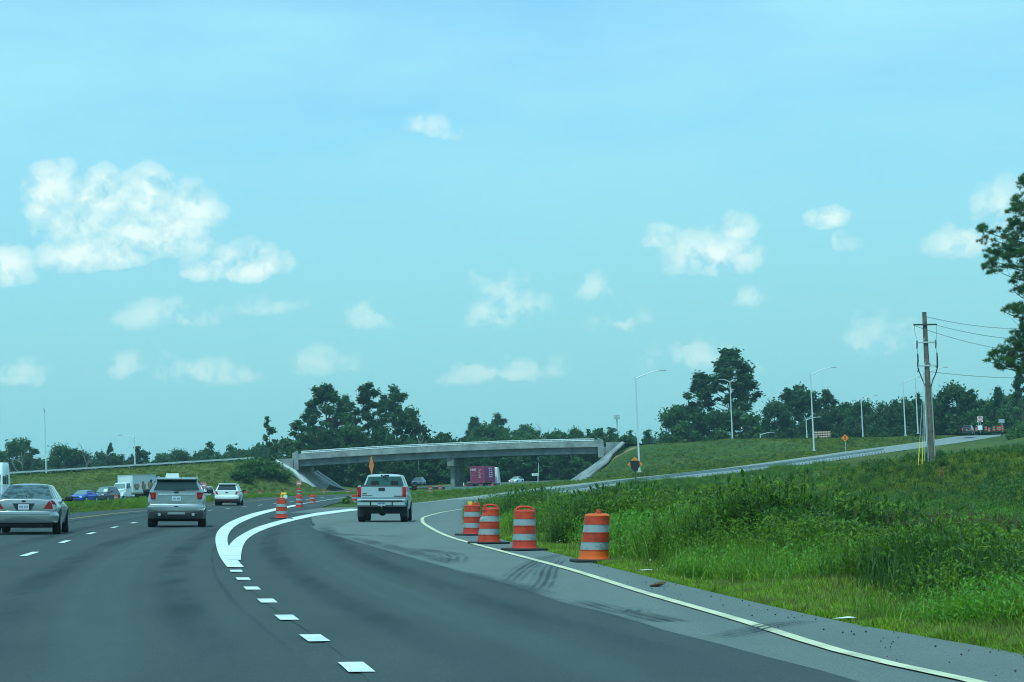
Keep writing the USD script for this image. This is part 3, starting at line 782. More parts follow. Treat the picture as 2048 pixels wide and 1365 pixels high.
# ------------------------------------------------------------------ materials of built things
mat('concrete', (.33, .345, .34), .8, var=.42, scale=.55, bump=.15, bscale=9)
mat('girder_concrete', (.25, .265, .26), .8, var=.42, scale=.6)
mat('paving_concrete', (.60, .61, .58), .8, var=.25, scale=.7)
mat('galvanised', (.56, .59, .60), .45, metallic=.25, var=.15, scale=2)
mat('bright_metal', (.88, .90, .90), .35, metallic=.15)
mat('pole_metal', (.66, .69, .70), .45, metallic=.25)
mat('lamp_grey', (.42, .44, .45), .5)
mat('pole_wood', (.20, .155, .115), .85, var=.45, scale=3.0, bump=.3)
mat('dark_iron', (.05, .055, .055), .6)
mat('conduit_grey', (.30, .33, .34), .6)
mat('cable_black', (.02, .02, .02), .6)
mat('porcelain', (.16, .17, .17), .4)
mat('guy_yellow', (.80, .55, .03), .5)
mat('post_steel', (.20, .22, .22), .5, metallic=.3)
mat('post_wood', (.16, .13, .10), .9, var=.3, scale=4)
mat('sign_red', (.60, .02, .03), .5, var=.15, scale=2)
mat('sign_white', (.80, .80, .78), .5)
mat('sign_orange', (.90, .20, .02), .5)
mat('sign_amber', (.85, .36, .02), .5)
mat('sign_back', (.42, .45, .46), .4, metallic=.4)
mat('sign_black', (.012, .013, .016), .6)
mat('bag_black', (.012, .014, .02), .45, bump=.4, scale=3)
mat('marker_label', (.45, .12, .05), .6)
mat('marker_red', (.24, .035, .025), .6)

# ------------------------------------------------------------------ the bridge
SKEW = math.radians(10)
br = thing('road_bridge', 'grey two span concrete bridge carrying a road over the highway', 'bridge', kind=None)
xs = np.linspace(XL, XR, 30); zd = zroad(xs)


def beam(y0, y1, zt, zb, x0=XL, x1=XR, n=30, base=zroad):
    x = np.linspace(x0, x1, n); z = base(x)
    v = np.stack([P(x, x * 0 + y0, z + zb), P(x, x * 0 + y1, z + zb), P(x, x * 0 + y1, z + zt), P(x, x * 0 + y0, z + zt)], 1)
    return rings(v)


part(br, 'deck', beam(BY0 + .02, BY1 - .02, -.02, -.42), 'concrete')
part(br, 'road_surface', strip(P(xs, xs * 0 + BY1 - .45, zd + .01), P(xs, xs * 0 + BY0 + .45, zd + .01)), 'far_asphalt')
for k, y in enumerate((BY0 + 1.0, BY0 + 4.0, BY0 + 7.0, BY0 + 10.0, BY1 - 1.0)):
    part(br, 'girder', cat(beam(y - .35, y + .35, -.43, -.62), beam(y - .12, y + .12, -.62, -1.35), beam(y - .36, y + .36, -1.35, -1.72)), 'girder_concrete')
jx = [XL + .3] + [XL + 9.4 * k for k in range(1, 6)] + [XR - .3]
for y0, y1 in ((BY0 - .14, BY0 + .30), (BY1 - .30, BY1 + .14)):
    for a, b in zip(jx[:-1], jx[1:]):
        part(br, 'parapet_panel', beam(y0, y1, .62, -.46, a + .012, b - .012, 8), 'concrete')
    for zc in (.78, 1.05):
        part(br, 'handrail', beam(y0 + .08, y0 + .30, zc + .075, zc - .075, XL + 1.1, XR - 1.1), 'bright_metal')
    for x in np.arange(XL + 1.2, XR - 1, 2.03):
        z = float(zroad(x))
        part(br, 'rail_post', box((x, y0 + .19, z + .84), (.13, .20, .44)), 'galvanised')
    for x in (XL - .05, XR + .05):
        z = float(zroad(x)); s = -1 if x < -5 else 1
        part(br, 'end_post', slab([(x - s * .55, y0 - .06, z - 2.4), (x + s * .55, y0 - .06, z - 2.4), (x + s * .55, y0 - .06, z + .75), (x - s * .35, y0 - .06, z + 1.22), (x - s * .55, y0 - .06, z + 1.22)], y1 - y0 + .12, (0, 1, 0)), 'concrete')
# pier
pc = np.array([-10.2, 470.0, 0])
d10 = np.array([math.sin(SKEW), math.cos(SKEW), 0]); n10 = np.array([math.cos(SKEW), -math.sin(SKEW), 0])
zt = float(zroad(-10)) - 1.74
part(br, 'pier_cap', slab([pc + d10 * a + n10 * b + [0, 0, zt] for a, b in ((-6.3, -.62), (6.3, -.62), (6.3, .62), (-6.3, .62))], -1.5, (0, 0, 1)), 'girder_concrete')
for a in (-4.6, 0, 4.6):
    c = pc + d10 * a
    part(br, 'pier_column', tube([c + [0, 0, zt - 1.48], c + [0, 0, .6]], .46, 16), 'girder_concrete', smooth=40)
# abutments: front wall, wing walls and the paved slope below
for s, x0, lab in ((-1, XL, 'left'), (1, XR, 'right')):
    z = float(zroad(x0))
    q = [(x0, BY0 - .1), (x0 + 2.2, BY1 + .1), (x0 + 2.2 + s * 1.2, BY1 + .1), (x0 + s * 1.2, BY0 - .1)] if s < 0 else [(x0, BY0 - .1), (x0 + s * 1.2, BY0 - .1), (x0 + 2.2 + s * 1.2, BY1 + .1), (x0 + 2.2, BY1 + .1)]
    part(br, 'abutment', slab([(a, b, z - 3.2) for a, b in q], 2.72, (0, 0, 1)), 'girder_concrete')
Y = BY0 - .45
part(br, 'wing_wall', slab([at(551, 918.5, Y), at(586, 917, Y), at(586, 942, Y), at(551, 922, Y)], .4, (0, 1, 0)), 'concrete')
part(br, 'wing_wall', slab([at(1212, 885, Y), at(1244, 884.5, Y), at(1244, 887, Y), at(1212, 912, Y)], .4, (0, 1, 0)), 'concrete')
lp = [at(589, 944.5, 462.2), at(629, 945, 477.5), at(696, 988.5, 478.5), at(633, 991, 461.6)]
part(br, 'slope_paving', slab(lp, .18, (0, 0, 1)), 'paving_concrete')
for a, b in ((.33, .35), (.66, .68)):                                       # joints stand a little proud
    A = [lp[0] + (lp[1] - lp[0]) * a, lp[0] + (lp[1] - lp[0]) * b, lp[3] + (lp[2] - lp[3]) * b, lp[3] + (lp[2] - lp[3]) * a]
    part(br, 'paving_joint', slab([q + [0, 0, .17] for q in A], .02, (0, 0, 1)), 'concrete')
part(br, 'paving_kerb', slab([at(629, 945, 477.6) + [0, 0, .05], at(634, 945, 478.4) + [0, 0, .05], at(698, 988, 479) + [0, 0, .05], at(693, 988.4, 478.2) + [0, 0, .05]], .35, (0, 0, 1)), 'paving_concrete')
part(br, 'paving_kerb', slab([at(551, 921.5, 461.6), at(590, 943, 461.6), at(634, 990.5, 461), at(626, 990, 460.2), at(586, 946.5, 460.8), at(549, 924, 460.8)], .30, (0, 0, 1)), 'paving_concrete')
rp = [at(1203, 921, 462.2), at(1142, 962, 461.8), at(1165, 960, 478.5), at(1226, 918, 478)]
part(br, 'slope_paving', slab(rp, .18, (0, 0, 1)), 'paving_concrete')
part(br, 'paving_kerb', slab([at(1245, 885.5, 461.6), at(1250, 887, 460.6), at(1226, 909, 459.6), at(1217, 925, 457.5), at(1196, 941, 456), at(1172, 963, 455.4), at(1140, 964, 460.6), at(1203, 921, 461.8)], .25, (0, 0, 1)), 'concrete')

# ------------------------------------------------------------------ light poles
def lamp_pole(base, h, arm, label, rise=.9, head=True, r=.13):
    "arm: sideways reach in metres (negative to the left), or a vector"
    p = thing('light_pole', label, 'light pole', Gf.Matrix4d(1).SetTranslate(Gf.Vec3d(*map(float, base))), 'light poles along the interchange')
    part(p, 'base_flange', cat(box((0, 0, .05), (.55, .55, .12), .02), lathe([(0, .1), (.2, .1), (r + .03, .45), (0, .46)], 12)), 'lamp_grey')
    part(p, 'pole', tube([(0, 0, 0), (0, 0, h * .5), (0, 0, h)], [r, r * .82, r * .6], 10), 'pole_metal', smooth=40)
    a = np.array([arm, 0, 0] if np.ndim(arm) == 0 else arm, float)
    q = [np.array([0, 0, h - .25]) + a * t + [0, 0, rise * math.sin(t * math.pi / 2 * .95)] for t in np.linspace(0, 1, 8)]
    part(p, 'arm', tube(q, np.linspace(.075, .045, 8), 8), 'pole_metal', smooth=40)
    u = a / np.linalg.norm(a); e = q[-1]
    w = np.array([-u[1], u[0], 0])
    pts_ = [e + u * t + w * o + [0, 0, z] for t, ww, z0, z1 in ((-.1, .06, -.04, .05), (.15, .16, -.05, .09), (.75, .15, -.06, .05)) for o in (-ww, ww) for z in (z0, z1)]
    part(p, 'lamp_head', hull(pts_), 'lamp_grey')
    return p


for px, py, D, top, arm, rise, lab in (
        (1279, 945, 309, 754, 3.1, .9, 'tall grey light pole behind the black covered sign at the foot of the slope'),
        (1628, 902, 384, 747, 3.3, 1.0, 'grey light pole on the grass slope beside the striped barricade'),
        (1465, 880, 470, 762, (-1.3, 1, 0), .6, 'light pole on the embankment in front of the tallest pine'),
        (1726, 877, 462, 797, 2.4, .6, 'short light pole to the right of the orange diamond sign'),
        (1811, 872, 458, 763, 2.9, .9, 'light pole at the embankment top, first one left of the utility pole'),
        (1836, 868, 459, 752, 2.3, .8, 'light pole close against the left side of the utility pole'),
        (1854, 886, 395, 745, 3.2, .9, 'light pole half hidden right behind the utility pole'),
        (1614, 879, 500, 838, 2.3, .5, 'low far light pole peeking up behind the barricade'),
        (1521, 882, 520, 868, 2.2, .45, 'far light pole of which only arm and top show above the embankment'),
        (92.5, 951, 470, 822, (.3, -2.0, 0), .5, 'tall light pole on the sandy patch at far left'),
        (270, 930, 473, 873, -2.3, .55, 'light pole on the left embankment with its arm to the left')):
    b = at(px, py, D)
    lamp_pole(b, (py - top) * D / FPX, arm, lab, rise)

# ------------------------------------------------------------------ utility pole with its gear
UD = 178.0
ux = lambda px, py, dd=0.0: at(px, py, UD + dd)
up_ = thing('utility_pole', 'weathered wooden utility pole with steel crossarms and cable terminations', 'utility pole')
b0, t0 = ux(1864, 930), ux(1848.5, 626)
part(up_, 'pole', tube([b0, b0 * .5 + t0 * .5, t0], [.24, .20, .155], 14), 'pole_wood', smooth=40)
part(up_, 'pole_top', tube([t0, t0 + [0, 0, .04]], .165, 12), 'dark_iron')
for (xa, xb, y) in ((1826.5, 1874, 650), (1836, 1870, 685.5), (1837.5, 1873, 732)):
    part(up_, 'crossarm', span(ux(xa, y, -.22), ux(xb, y - .6, -.22), .09, .11, .01), 'galvanised' if y > 660 else 'dark_iron')
for y, s in ((677, -7), (724, -8)):
    for dx in (-8, 8):
        part(up_, 'brace', span(ux(1852 + dx * .25 + (y - 677) * .05, y, -.2), ux(1852.5 + dx + (y - 677) * .05, y + 8, -.22), .03, .03), 'galvanised')
for x, y0, y1 in ((1834, 681, 698), (1871.5, 679.5, 697)):
    part(up_, 'fuse_cutout', tube([ux(x, y0, -.2), ux(x, (y0 + y1) / 2, -.2), ux(x, y1, -.2)], [.055, .07, .055], 8), 'porcelain')
for q in ([(1829.5, 652), (1829.5, 664), (1831, 671), (1834, 679)], [(1873.5, 652), (1873, 664), (1872.3, 678)], [(1834, 698), (1835, 704), (1835.5, 711)], [(1872, 697), (1873, 703), (1874, 708)]):
    part(up_, 'jumper_wire', tube([ux(a, b, -.2) for a, b in q], .014, 5), 'cable_black')
for q in ([(1835.5, 708), (1836, 722), (1835.5, 734), (1838.5, 744), (1845, 760), (1850.5, 773)], [(1874, 706), (1874.7, 724), (1874.7, 736), (1871.5, 748), (1866, 760), (1862.5, 772)]):
    part(up_, 'cable_riser', tube([ux(a, b, -.18) for a, b in q], [.05, .06, .05, .04, .04, .04], 7), 'cable_black', smooth=40)
for q, r in (([(1850.5, 772), (1854, 850), (1857, 930)], .05), ([(1862.3, 771), (1866.5, 850), (1870.5, 930)], .05)):
    part(up_, 'conduit', tube([ux(a, b, -.12) for a, b in q], r, 8), 'conduit_grey', smooth=40)
for x, y in ((1836, 738), (1872.5, 736), (1860, 731), (1835.5, 745)):
    part(up_, 'insulator', tube([ux(x, y - 4, -.25), ux(x, y - 2, -.25), ux(x, y, -.25)], [.03, .05, .03], 7), 'porcelain')
for k, (xt, yt, xb, yb) in enumerate(((1848, 745, 1836.5, 931), (1849, 742, 1844.5, 929), (1850, 760, 1849, 924))):
    g = thing('guy_wire', ['guy wire with yellow guard, outermost one left of the utility pole', 'guy wire with yellow guard, between the outer guy wire and the pole', 'plain thin guy wire hugging the utility pole'][k], 'guy wire')
    a, b = ux(xt, yt, -.1), ux(xb, yb, -1.5)
    part(g, 'wire', tube([a, b], .016, 5), 'galvanised')
    if k < 2:
        part(g, 'yellow_guard', tube([b, b + (a - b) * .24], .035, 7), 'guy_yellow')
wires = [((1852, 634), 'top power line from the utility pole to the pine', 3.2), ((1874, 651), 'second power line, from the right end of the top crossarm', 3.0), ((1829, 652), 'third power line, crossing behind the wooden pole to the pine', 3.4), ((1861, 744), 'lowest sagging line from the utility pole towards the pine', 1.6)]
ends = [(2200, 640), (2200, 668), (2200, 705), (2200, 748)]
for ((x, y), lab, sag), (xe, ye) in zip(wires, ends):
    a, b = ux(x, y, -.15), at(xe, ye, 215)
    t = np.linspace(0, 1, 24)[:, None]
    q = a * (1 - t) + b * t - np.array([0, 0, 1]) * sag * .52 * 4 * t * (1 - t) * .5
    single('power_line', tube(q, .016, 5), 'cable_black', lab, 'power line')

# ------------------------------------------------------------------ guardrails
def guardrail(poly, label, every=1.9, h=.70):
    "W-beam rail along a polyline of ground points"
    poly = np.array(poly, float)
    s = np.r_[0, np.cumsum(np.linalg.norm(np.diff(poly[:, :2], axis=0), axis=1))]
    ss = np.arange(0, s[-1], every)
    q = np.column_stack([np.interp(ss, s, poly[:, k]) for k in range(3)])
    g = thing('guardrail', label, 'guardrail')
    t = np.gradient(q, axis=0); t[:, 2] = 0; t /= np.linalg.norm(t, axis=1, keepdims=True)
    nn = np.column_stack([t[:, 1], -t[:, 0], t[:, 0] * 0])
    prof = [(-.02, -.155), (-.09, -.10), (-.09, -.05), (-.02, 0), (-.09, .05), (-.09, .10), (-.02, .155), (-.01, .155), (-.078, .10), (-.078, .05), (-.008, 0), (-.078, -.05), (-.078, -.10), (-.01, -.155)]
    for k in range(0, len(q) - 1, 2):
        seg = q[k:k + 3]; n2 = nn[k:k + 3]
        v = np.stack([seg + n2 * a + [0, 0, h - .155 + b] for a, b in prof], 1)
        part(g, 'rail_panel', rings(v), 'galvanised')
    for k in range(len(q)):
        part(g, 'post', box(q[k] + nn[k] * .10 + [0, 0, h / 2 - .36], (.12, .15, h - .1)), 'post_steel')
    return g


yg = np.arange(176, 386, 3.0)
gx, gzz = ramp_right_x(yg) - .35, ramp_right_z(yg)
guardrail(P(gx, yg, gzz), 'long steel guardrail on short posts along the right side of the climbing ramp')
xg = np.arange(-120, -42, 4.0)
guardrail(P(xg, xg * 0 + BY0 + .2, zroad(xg) - .1), 'steel guardrail along the left embankment top leading to the bridge', 3.8)
ym = np.arange(300, 470, 4.0)
_mx = main_right(ym) + 1.6
guardrail(P(_mx, ym, zmain(_mx, ym) - .02), 'steel guardrail under the bridge beside the lane of the container truck', 3.8)

# ------------------------------------------------------------------ signs
def disc(c, r, th, n=28, out=(0, -1, 0)):
    a = np.linspace(0, 2 * np.pi, n, endpoint=False)
    return slab(np.array(c) + np.column_stack([r * np.cos(a), 0 * a, r * np.sin(a)]), th, out)


def local(px, py, D, heading=0.0):
    return mtx(at(px, py, D), heading)


def words(text, h, x, y, z, depth=.012, bold=False, centre=True):
    m = meshkit.text_mesh(text, h, depth, bold)
    w = m.bounds[1][0] - m.bounds[0][0]
    v = np.array(m.vertices)
    ox = -(m.bounds[0][0] + w / 2) if centre else 0
    return np.column_stack([v[:, 0] + ox + x, y - v[:, 2], v[:, 1] + z]), np.array(m.faces)


def do_not_enter(px, py, D, size, post, label, square=False, heading=0.0):
    "(px, py): the middle of the disc"
    c = at(px, py, D)
    g = float(gz(c[0], D)); H = c[2] - g if post else 1.2
    p = thing('do_not_enter_sign', label, 'sign', mtx((c[0], D, c[2] - H), heading))
    part(p, 'post', box((0, .06, (H - .1) / 2 - .2), (.07, .06, H + .5)), 'galvanised')
    R = size / 2
    if square:
        part(p, 'panel', box((0, .012, H), (size * 1.08, .02, size * 1.08)), 'sign_white')
    else:
        part(p, 'panel', disc((0, .018, H), R * 1.04, .016), 'sign_white')
    part(p, 'red_disc', disc((0, .0, H), R, .012), 'sign_red')
    part(p, 'white_bar', box((0, -.018, H), (R * 1.5, .012, R * .34)), 'sign_white')
    part(p, 'lettering', cat(words('DO NOT', R * .34, 0, -.013, H + R * .32), words('ENTER', R * .34, 0, -.013, H - R * .66)), 'sign_white')
    return p


do_not_enter(406.5, 971.5, 345, .95, True, 'round red do-not-enter sign between the silver sport utility and the white crossover')
do_not_enter(598, 967, 400, .85, True, 'round red do-not-enter sign on the grass below the left end of the bridge')
do_not_enter(1960, 839, 476, 1.0, True, 'square white panel with a red do-not-enter disc, above the far barrels', True)

# narrow orange diamond, nearly edge on
c = at(743, 932, 215)
p = thing('diamond_work_sign', 'orange diamond roadwork sign seen almost edge on above the white pickup', 'sign', mtx((c[0], 215, c[2]), math.radians(73)))
d = .86
part(p, 'panel', slab([(0, 0, d), (d, 0, 0), (0, 0, -d), (-d, 0, 0)], .02, (0, -1, 0)), 'sign_orange')
for sx_ in (-.5, .5):
    part(p, 'flag_stay', span((sx_ * .3, .03, .3), (sx_ * .3, .03, -1.0), .03, .03), 'dark_iron')
part(p, 'post', box((0, .05, -1.45), (.07, .06, 2.9)), 'galvanised')
# black-bagged diamond
c = at(1270, 929, 240)
p = thing('covered_sign', 'diamond sign covered with a black bag, only its orange corners showing', 'sign', mtx(c, 0.15))
d = .72
part(p, 'panel', slab([(0, 0, d), (d, 0, 0), (0, 0, -d), (-d, 0, 0)], .02, (0, -1, 0)), 'sign_amber')
part(p, 'panel_border', slab([(0, -.024, d * .9), (d * .9, -.024, 0), (0, -.024, -d * .9), (-d * .9, -.024, 0)], .006, (0, -1, 0)), 'sign_orange')
part(p, 'black_bag', hull([(x, y, z) for y in (-.07, .05) for x, z in ((-.44, .34), (.44, .34), (.46, .05), (.44, -.26), (.14, -.62), (-.05, -.74), (-.4, -.36), (-.46, .05))]), 'bag_black')
part(p, 'post', box((0, .06, -1.3), (.06, .06, 3.0)), 'dark_iron')
# orange diamond with a traffic signal on it
c = at(1690, 876.5, 380)
p = thing('signal_ahead_sign', 'orange diamond sign with a black traffic light symbol beside the ramp', 'sign', mtx(c, 0.25))
d = .58
part(p, 'panel', slab([(0, 0, d), (d, 0, 0), (0, 0, -d), (-d, 0, 0)], .02, (0, -1, 0)), 'sign_orange')
part(p, 'symbol', cat(box((0, -.026, 0), (.22, .012, .56))), 'sign_black')
for z, m in ((.18, 'sign_red'), (0, 'sign_amber'), (-.18, 'sign_black')):
    part(p, 'symbol_lamp', disc((0, -.034, z), .075, .008), m)
part(p, 'post', box((0, .05, -1.3), (.06, .06, 2.6)), 'galvanised')
# small things by the ramp
c = at(1037, 1004, 118)
p = thing('small_orange_marker', 'small orange square marker standing in the tall grass behind the barrels', 'sign', mtx(c, 0.0))
part(p, 'panel', box((0, 0, 0), (.28, .02, .36)), 'sign_amber')
part(p, 'post', box((0, .03, -.6), (.05, .04, 1.1)), 'dark_iron')
c = at(1070.5, 949.5, 400)
p = thing('street_name_sign', 'small white road name board left of a thin post under the bridge', 'sign', mtx(c, 0))
part(p, 'board', box((0, 0, 0), (1.1, .03, .36)), 'sign_white')
part(p, 'board_border', box((0, -.012, -.02), (.84, .03, .09)), 'sign_back')
part(p, 'bracket', box((.52, .04, 0), (.2, .05, .10)), 'sign_back')
c1, c0 = at(1077.5, 922, 401), at(1075.5, 972, 401)
p = thing('signal_post', 'thin grey post topped by a small dark signal head under the bridge', 'post')
part(p, 'post', tube([c0, c1], .055, 8), 'pole_metal')
part(p, 'signal_head', box(c1 + [0, -.05, 0], (.34, .3, .62), .03), 'dark_iron')
part(p, 'visor', tube([c1 + [0, -.2, .1], c1 + [0, -.42, .08]], .11, 8), 'dark_iron')
part(p, 'base', box(c0, (.3, .3, .4), .03), 'dark_iron')
c = at(2003, 842.5, 474)
p = thing('grey_road_sign', 'plain grey back of a road sign on a post, right of the far barrels', 'sign', mtx(c, 0))
part(p, 'panel', box((0, 0, 0), (1.12, .03, .72)), 'sign_back')
part(p, 'post', box((.05, -.04, -1.3), (.08, .06, 2.8)), 'galvanised')
part(p, 'stiffener', box((0, -.03, .1), (1.0, .04, .05)), 'galvanised')
_D = np.arange(85, 176, 1.0); _D = min(_D, key=lambda d: abs(at(1882.5, 967, d)[2] - float(gz(at(1882.5, 967, d)[0], d))))
c = at(1882.5, 967, _D) + [0, 0, .72]
p = thing('red_marker_post', 'short red utility marker post in the grass below the utility pole', 'post', mtx(c, 0))
part(p, 'post', box((0, 0, -.30), (.12, .04, 1.25), .01), 'marker_red')
part(p, 'label_plate', box((0, -.024, .12), (.08, .008, .12)), 'marker_label')
c = at(1960, 853, 472)
p = thing('work_equipment', 'white generator trailer with a mast behind the far barrels', 'equipment', mtx(c, 0.2))
part(p, 'cabinet', box((0, 0, -.35), (.85, 1.2, .8), .06), 'sign_white')
part(p, 'mast', box((-.3, 0, .5), (.08, .08, 1.6)), 'galvanised')
part(p, 'panel_frame', box((-.1, -.05, .18), (1.2, .06, .12)), 'galvanised')
part(p, 'wheel', tube([(-.5, -.1, -.75), (-.38, -.1, -.75)], .3, 12), 'dark_iron')
part(p, 'wheel', tube([(.38, -.1, -.75), (.5, -.1, -.75)], .3, 12), 'dark_iron')
# striped barricade
mat('barricade_white', (.78, .74, .66), .6); mat('barricade_red', (.60, .08, .03), .6)
c = at(1645, 877.5, 462)
p = thing('striped_barricade', 'wide barricade of red and white striped boards on the embankment top', 'barricade', mtx(c, 0))
for k in range(3):
    z = .35 + k * .42
    b = part(p, 'board', box((0, 0, z), (3.1, .04, .24)), 'barricade_white')
    for q in range(7):
        x = -1.4 + q * .46
        part(b, 'stripe', slab([(x - .10, -.022, z - .115), (x + .10, -.022, z - .115), (x + .22, -.022, z + .115), (x + .02, -.022, z + .115)], .004, (0, -1, 0)), 'barricade_red')
for x in (-1.2, 1.2):
    part(p, 'leg', box((x, .05, .65), (.07, .06, 1.35)), 'galvanised')
    part(p, 'foot', box((x, .05, .02), (.08, 1.4, .08)), 'galvanised')
# cell tower on the skyline
c = at(1236, 880, 1400)
p = thing('cell_tower', 'distant grey cell phone tower on the skyline right of the bridge', 'tower')
top = at(1233.5, 834, 1400)
part(p, 'mast', tube([np.array([top[0], top[1], 0]), top + [0, 0, 1]], [.55, .35], 8), 'lamp_grey')
part(p, 'antenna_ring', cat(*[box(top + [1.5 * math.cos(a), 1.5 * math.sin(a), 0], (.5, .5, 2.0)) for a in np.arange(0, 6.2, 1.05)]), 'lamp_grey')
part(p, 'platform', tube([top + [0, 0, -1.2], top + [0, 0, -1.0]], 1.7, 12), 'lamp_grey')

# ------------------------------------------------------------------ vehicles
def paint(name, c, rough=.28, metallic=.0, coat=.6):
    mat(name, c, rough, metallic, coat=coat)


paint('paint_champagne', (.34, .36, .35), .24, .85)
paint('paint_silver', (.43, .46, .46), .22, .85)
paint('paint_white', (.74, .78, .77), .3)
paint('paint_pickup', (.37, .43, .45), .32)
paint('paint_blue', (.015, .06, .42), .25, .3)
paint('paint_charcoal', (.035, .042, .045), .25, .3)
paint('paint_black', (.012, .013, .015), .22)
paint('paint_truck', (.70, .75, .73), .35)
mat('tyre', (.018, .018, .019), .85)
mat('rim', (.34, .36, .37), .35, metallic=.7)
mat('trim_black', (.016, .018, .019), .55)
mat('underbody', (.010, .011, .012), .8)
mat('chrome', (.75, .78, .79), .16, metallic=1.0)
mat('lamp_red', (.24, .006, .010), .40, spec=.3)
mat('lamp_red_bright', (.50, .015, .015), .35, spec=.3)
mat('brake_glow', (.9, .05, .03), .3, emission=.25)
mat('headlight_glow', (.95, .98, .95), .3, emission=1.4)
mat('lamp_clear', (.72, .75, .75), .12, coat=.8)
mat('plate_white', (.52, .57, .62), .5)
mat('plate_ink', (.06, .09, .22), .6)
mat('seat_dark', (.02, .022, .024), .8)
glass_mat('car_glass', (.28, .48, .46), .03)
glass_mat('pale_glass', (.52, .78, .72), .03)
mat('dark_glass', (.012, .022, .024), .06, spec=.8, coat=.5)
mat('sky_glass', (.20, .30, .29), .10, metallic=.85, var=.7, scale=5.0, lo=.4, hi=.6)
mat('privacy_glass', (.014, .030, .032), .12, spec=.4)

mat('pale_wind', (.16, .24, .23), .08, spec=.9, coat=.6)
mat('cabin_view', (.018, .085, .075), .10, spec=.6, var=.6, scale=2.2)


def section(y, wb, wm, wt, z0, zm, z1, r=.07, crown=.02):
    "one closed cross-section of a body: sill, belt, top"
    h = [(0, z0), (wb - r, z0), (wb - r * .3, z0 + r * .3), (wb, z0 + r), (wm, zm), (wm - (wm - wt) * .15, zm + (z1 - r - zm) * .55), (wt, z1 - r), (wt - r * .3, z1 - r * .3), (wt - r, z1), (wt * .5, z1 + crown * .8), (0, z1 + crown)]
    full = h + [(-x, z) for x, z in h[-2:0:-1]]
    return np.array([(x, y, z) for x, z in full])


def body(secs, r=.07):
    return rings(np.stack([section(*s, r=r) for s in secs]))


class Cabin:
    "a greenhouse: base rectangle, roof rectangle, panes set into its faces"
    def __init__(self, base, roof, r=.10):
        self.b, self.t, self.r = base, roof, r           # (half width, rear y, front y, z)

    def ring(self, t, inset=0.0, z=None):
        w = self.b[0] + (self.t[0] - self.b[0]) * t - inset
        y0 = self.b[1] + (self.t[1] - self.b[1]) * t + inset; y1 = self.b[2] + (self.t[2] - self.b[2]) * t - inset
        zz = self.b[3] + (self.t[3] - self.b[3]) * t if z is None else z
        return rrect(w, (y1 - y0) / 2, min(self.r, w * .5), zz, 4, 0, (y0 + y1) / 2)

    def shell(self):
        zt = self.t[3]
        return rings(np.stack([self.ring(0), self.ring(.35), self.ring(.7), self.ring(.88), self.ring(.95, .02), self.ring(1, .07, zt - .02), self.ring(1, .20, zt + .005), self.ring(1, .42, zt + .02)]))

    def rear(self, t0, t1, m0, m1=None, front=False):
        m1 = m0 if m1 is None else m1
        i = 2 if front else 1
        q = []
        for t, m in ((t0, m0), (t1, m1)):
            w = self.b[0] + (self.t[0] - self.b[0]) * t - m; y = self.b[i] + (self.t[i] - self.b[i]) * t; z = self.b[3] + (self.t[3] - self.b[3]) * t
            q.append([(-w, y, z), (w, y, z)])
        return [q[0][0], q[0][1], q[1][1], q[1][0]]

    def side(self, s, t0, t1, a0, a1, b0, b1):
        "a0..a1 along the base, b0..b1 along the top (0 rear .. 1 front)"
        q = []
        for t, f0, f1 in ((t0, a0, a1), (t1, b0, b1)):
            w = self.b[0] + (self.t[0] - self.b[0]) * t; y0 = self.b[1] + (self.t[1] - self.b[1]) * t; y1 = self.b[2] + (self.t[2] - self.b[2]) * t; z = self.b[3] + (self.t[3] - self.b[3]) * t
            q.append([(s * w, y0 + (y1 - y0) * f0, z), (s * w, y0 + (y1 - y0) * f1, z)])
        return [q[0][0], q[0][1], q[1][1], q[1][0]]


def wheel(p, x, y, r=.34, w=.23):
    s = 1 if x > 0 else -1
    wh = part(p, 'wheel', tube([(x - w / 2, y, r), (x - w / 2 + .03, y, r), (x + w / 2 - .03, y, r), (x + w / 2, y, r)], [r - .025, r, r, r - .025], 24), 'tyre', smooth=40)
    part(wh, 'rim', tube([(x + s * (w / 2 - .03), y, r), (x + s * (w / 2 + .008), y, r)], [r * .66, r * .60], 16), 'rim', smooth=30)


def arch(p, x, y, r, zc):
    s = 1 if x > 0 else -1
    a = np.linspace(-.15, math.pi + .15, 15)
    part(p, 'wheel_arch', slab([(x, y + r * math.cos(t), zc + r * math.sin(t)) for t in a], .014, (s, 0, 0)), 'trim_black')


def rear_plate(p, x, y, z, w=.31, h=.155, lean=0.0):
    q = part(p, 'licence_plate', box((x, y, z), (w, .014, h)), 'plate_white')
    part(q, 'characters', cat(*[box((x + k * w * .115, y - .0085, z - .004), (w * .06, .004, h * .42)) for k in (-3, -2, -1, 1, 2, 3)]), 'plate_ink')


def mirror(p, s, x, y, z, m='trim_black', size=(.24, .12, .17)):
    part(p, 'door_mirror', cat(box((s * (x + size[0] / 2 + .03), y, z), size, .045), box((s * x, y + .02, z - .05), (.16, .06, .05))), m)


def vehicle(name, label, cat_, pos, heading, up=PLANE_UP, group=None):
    return thing(name, label, cat_, mtx(pos, heading, up), group)


def plane_pos(px, D, dx=0.0):
    x = (px - CX) / FPX * D + dx
    return np.array([x, D, float(zmain(x, D)) + .006])


V = lambda q, m: None
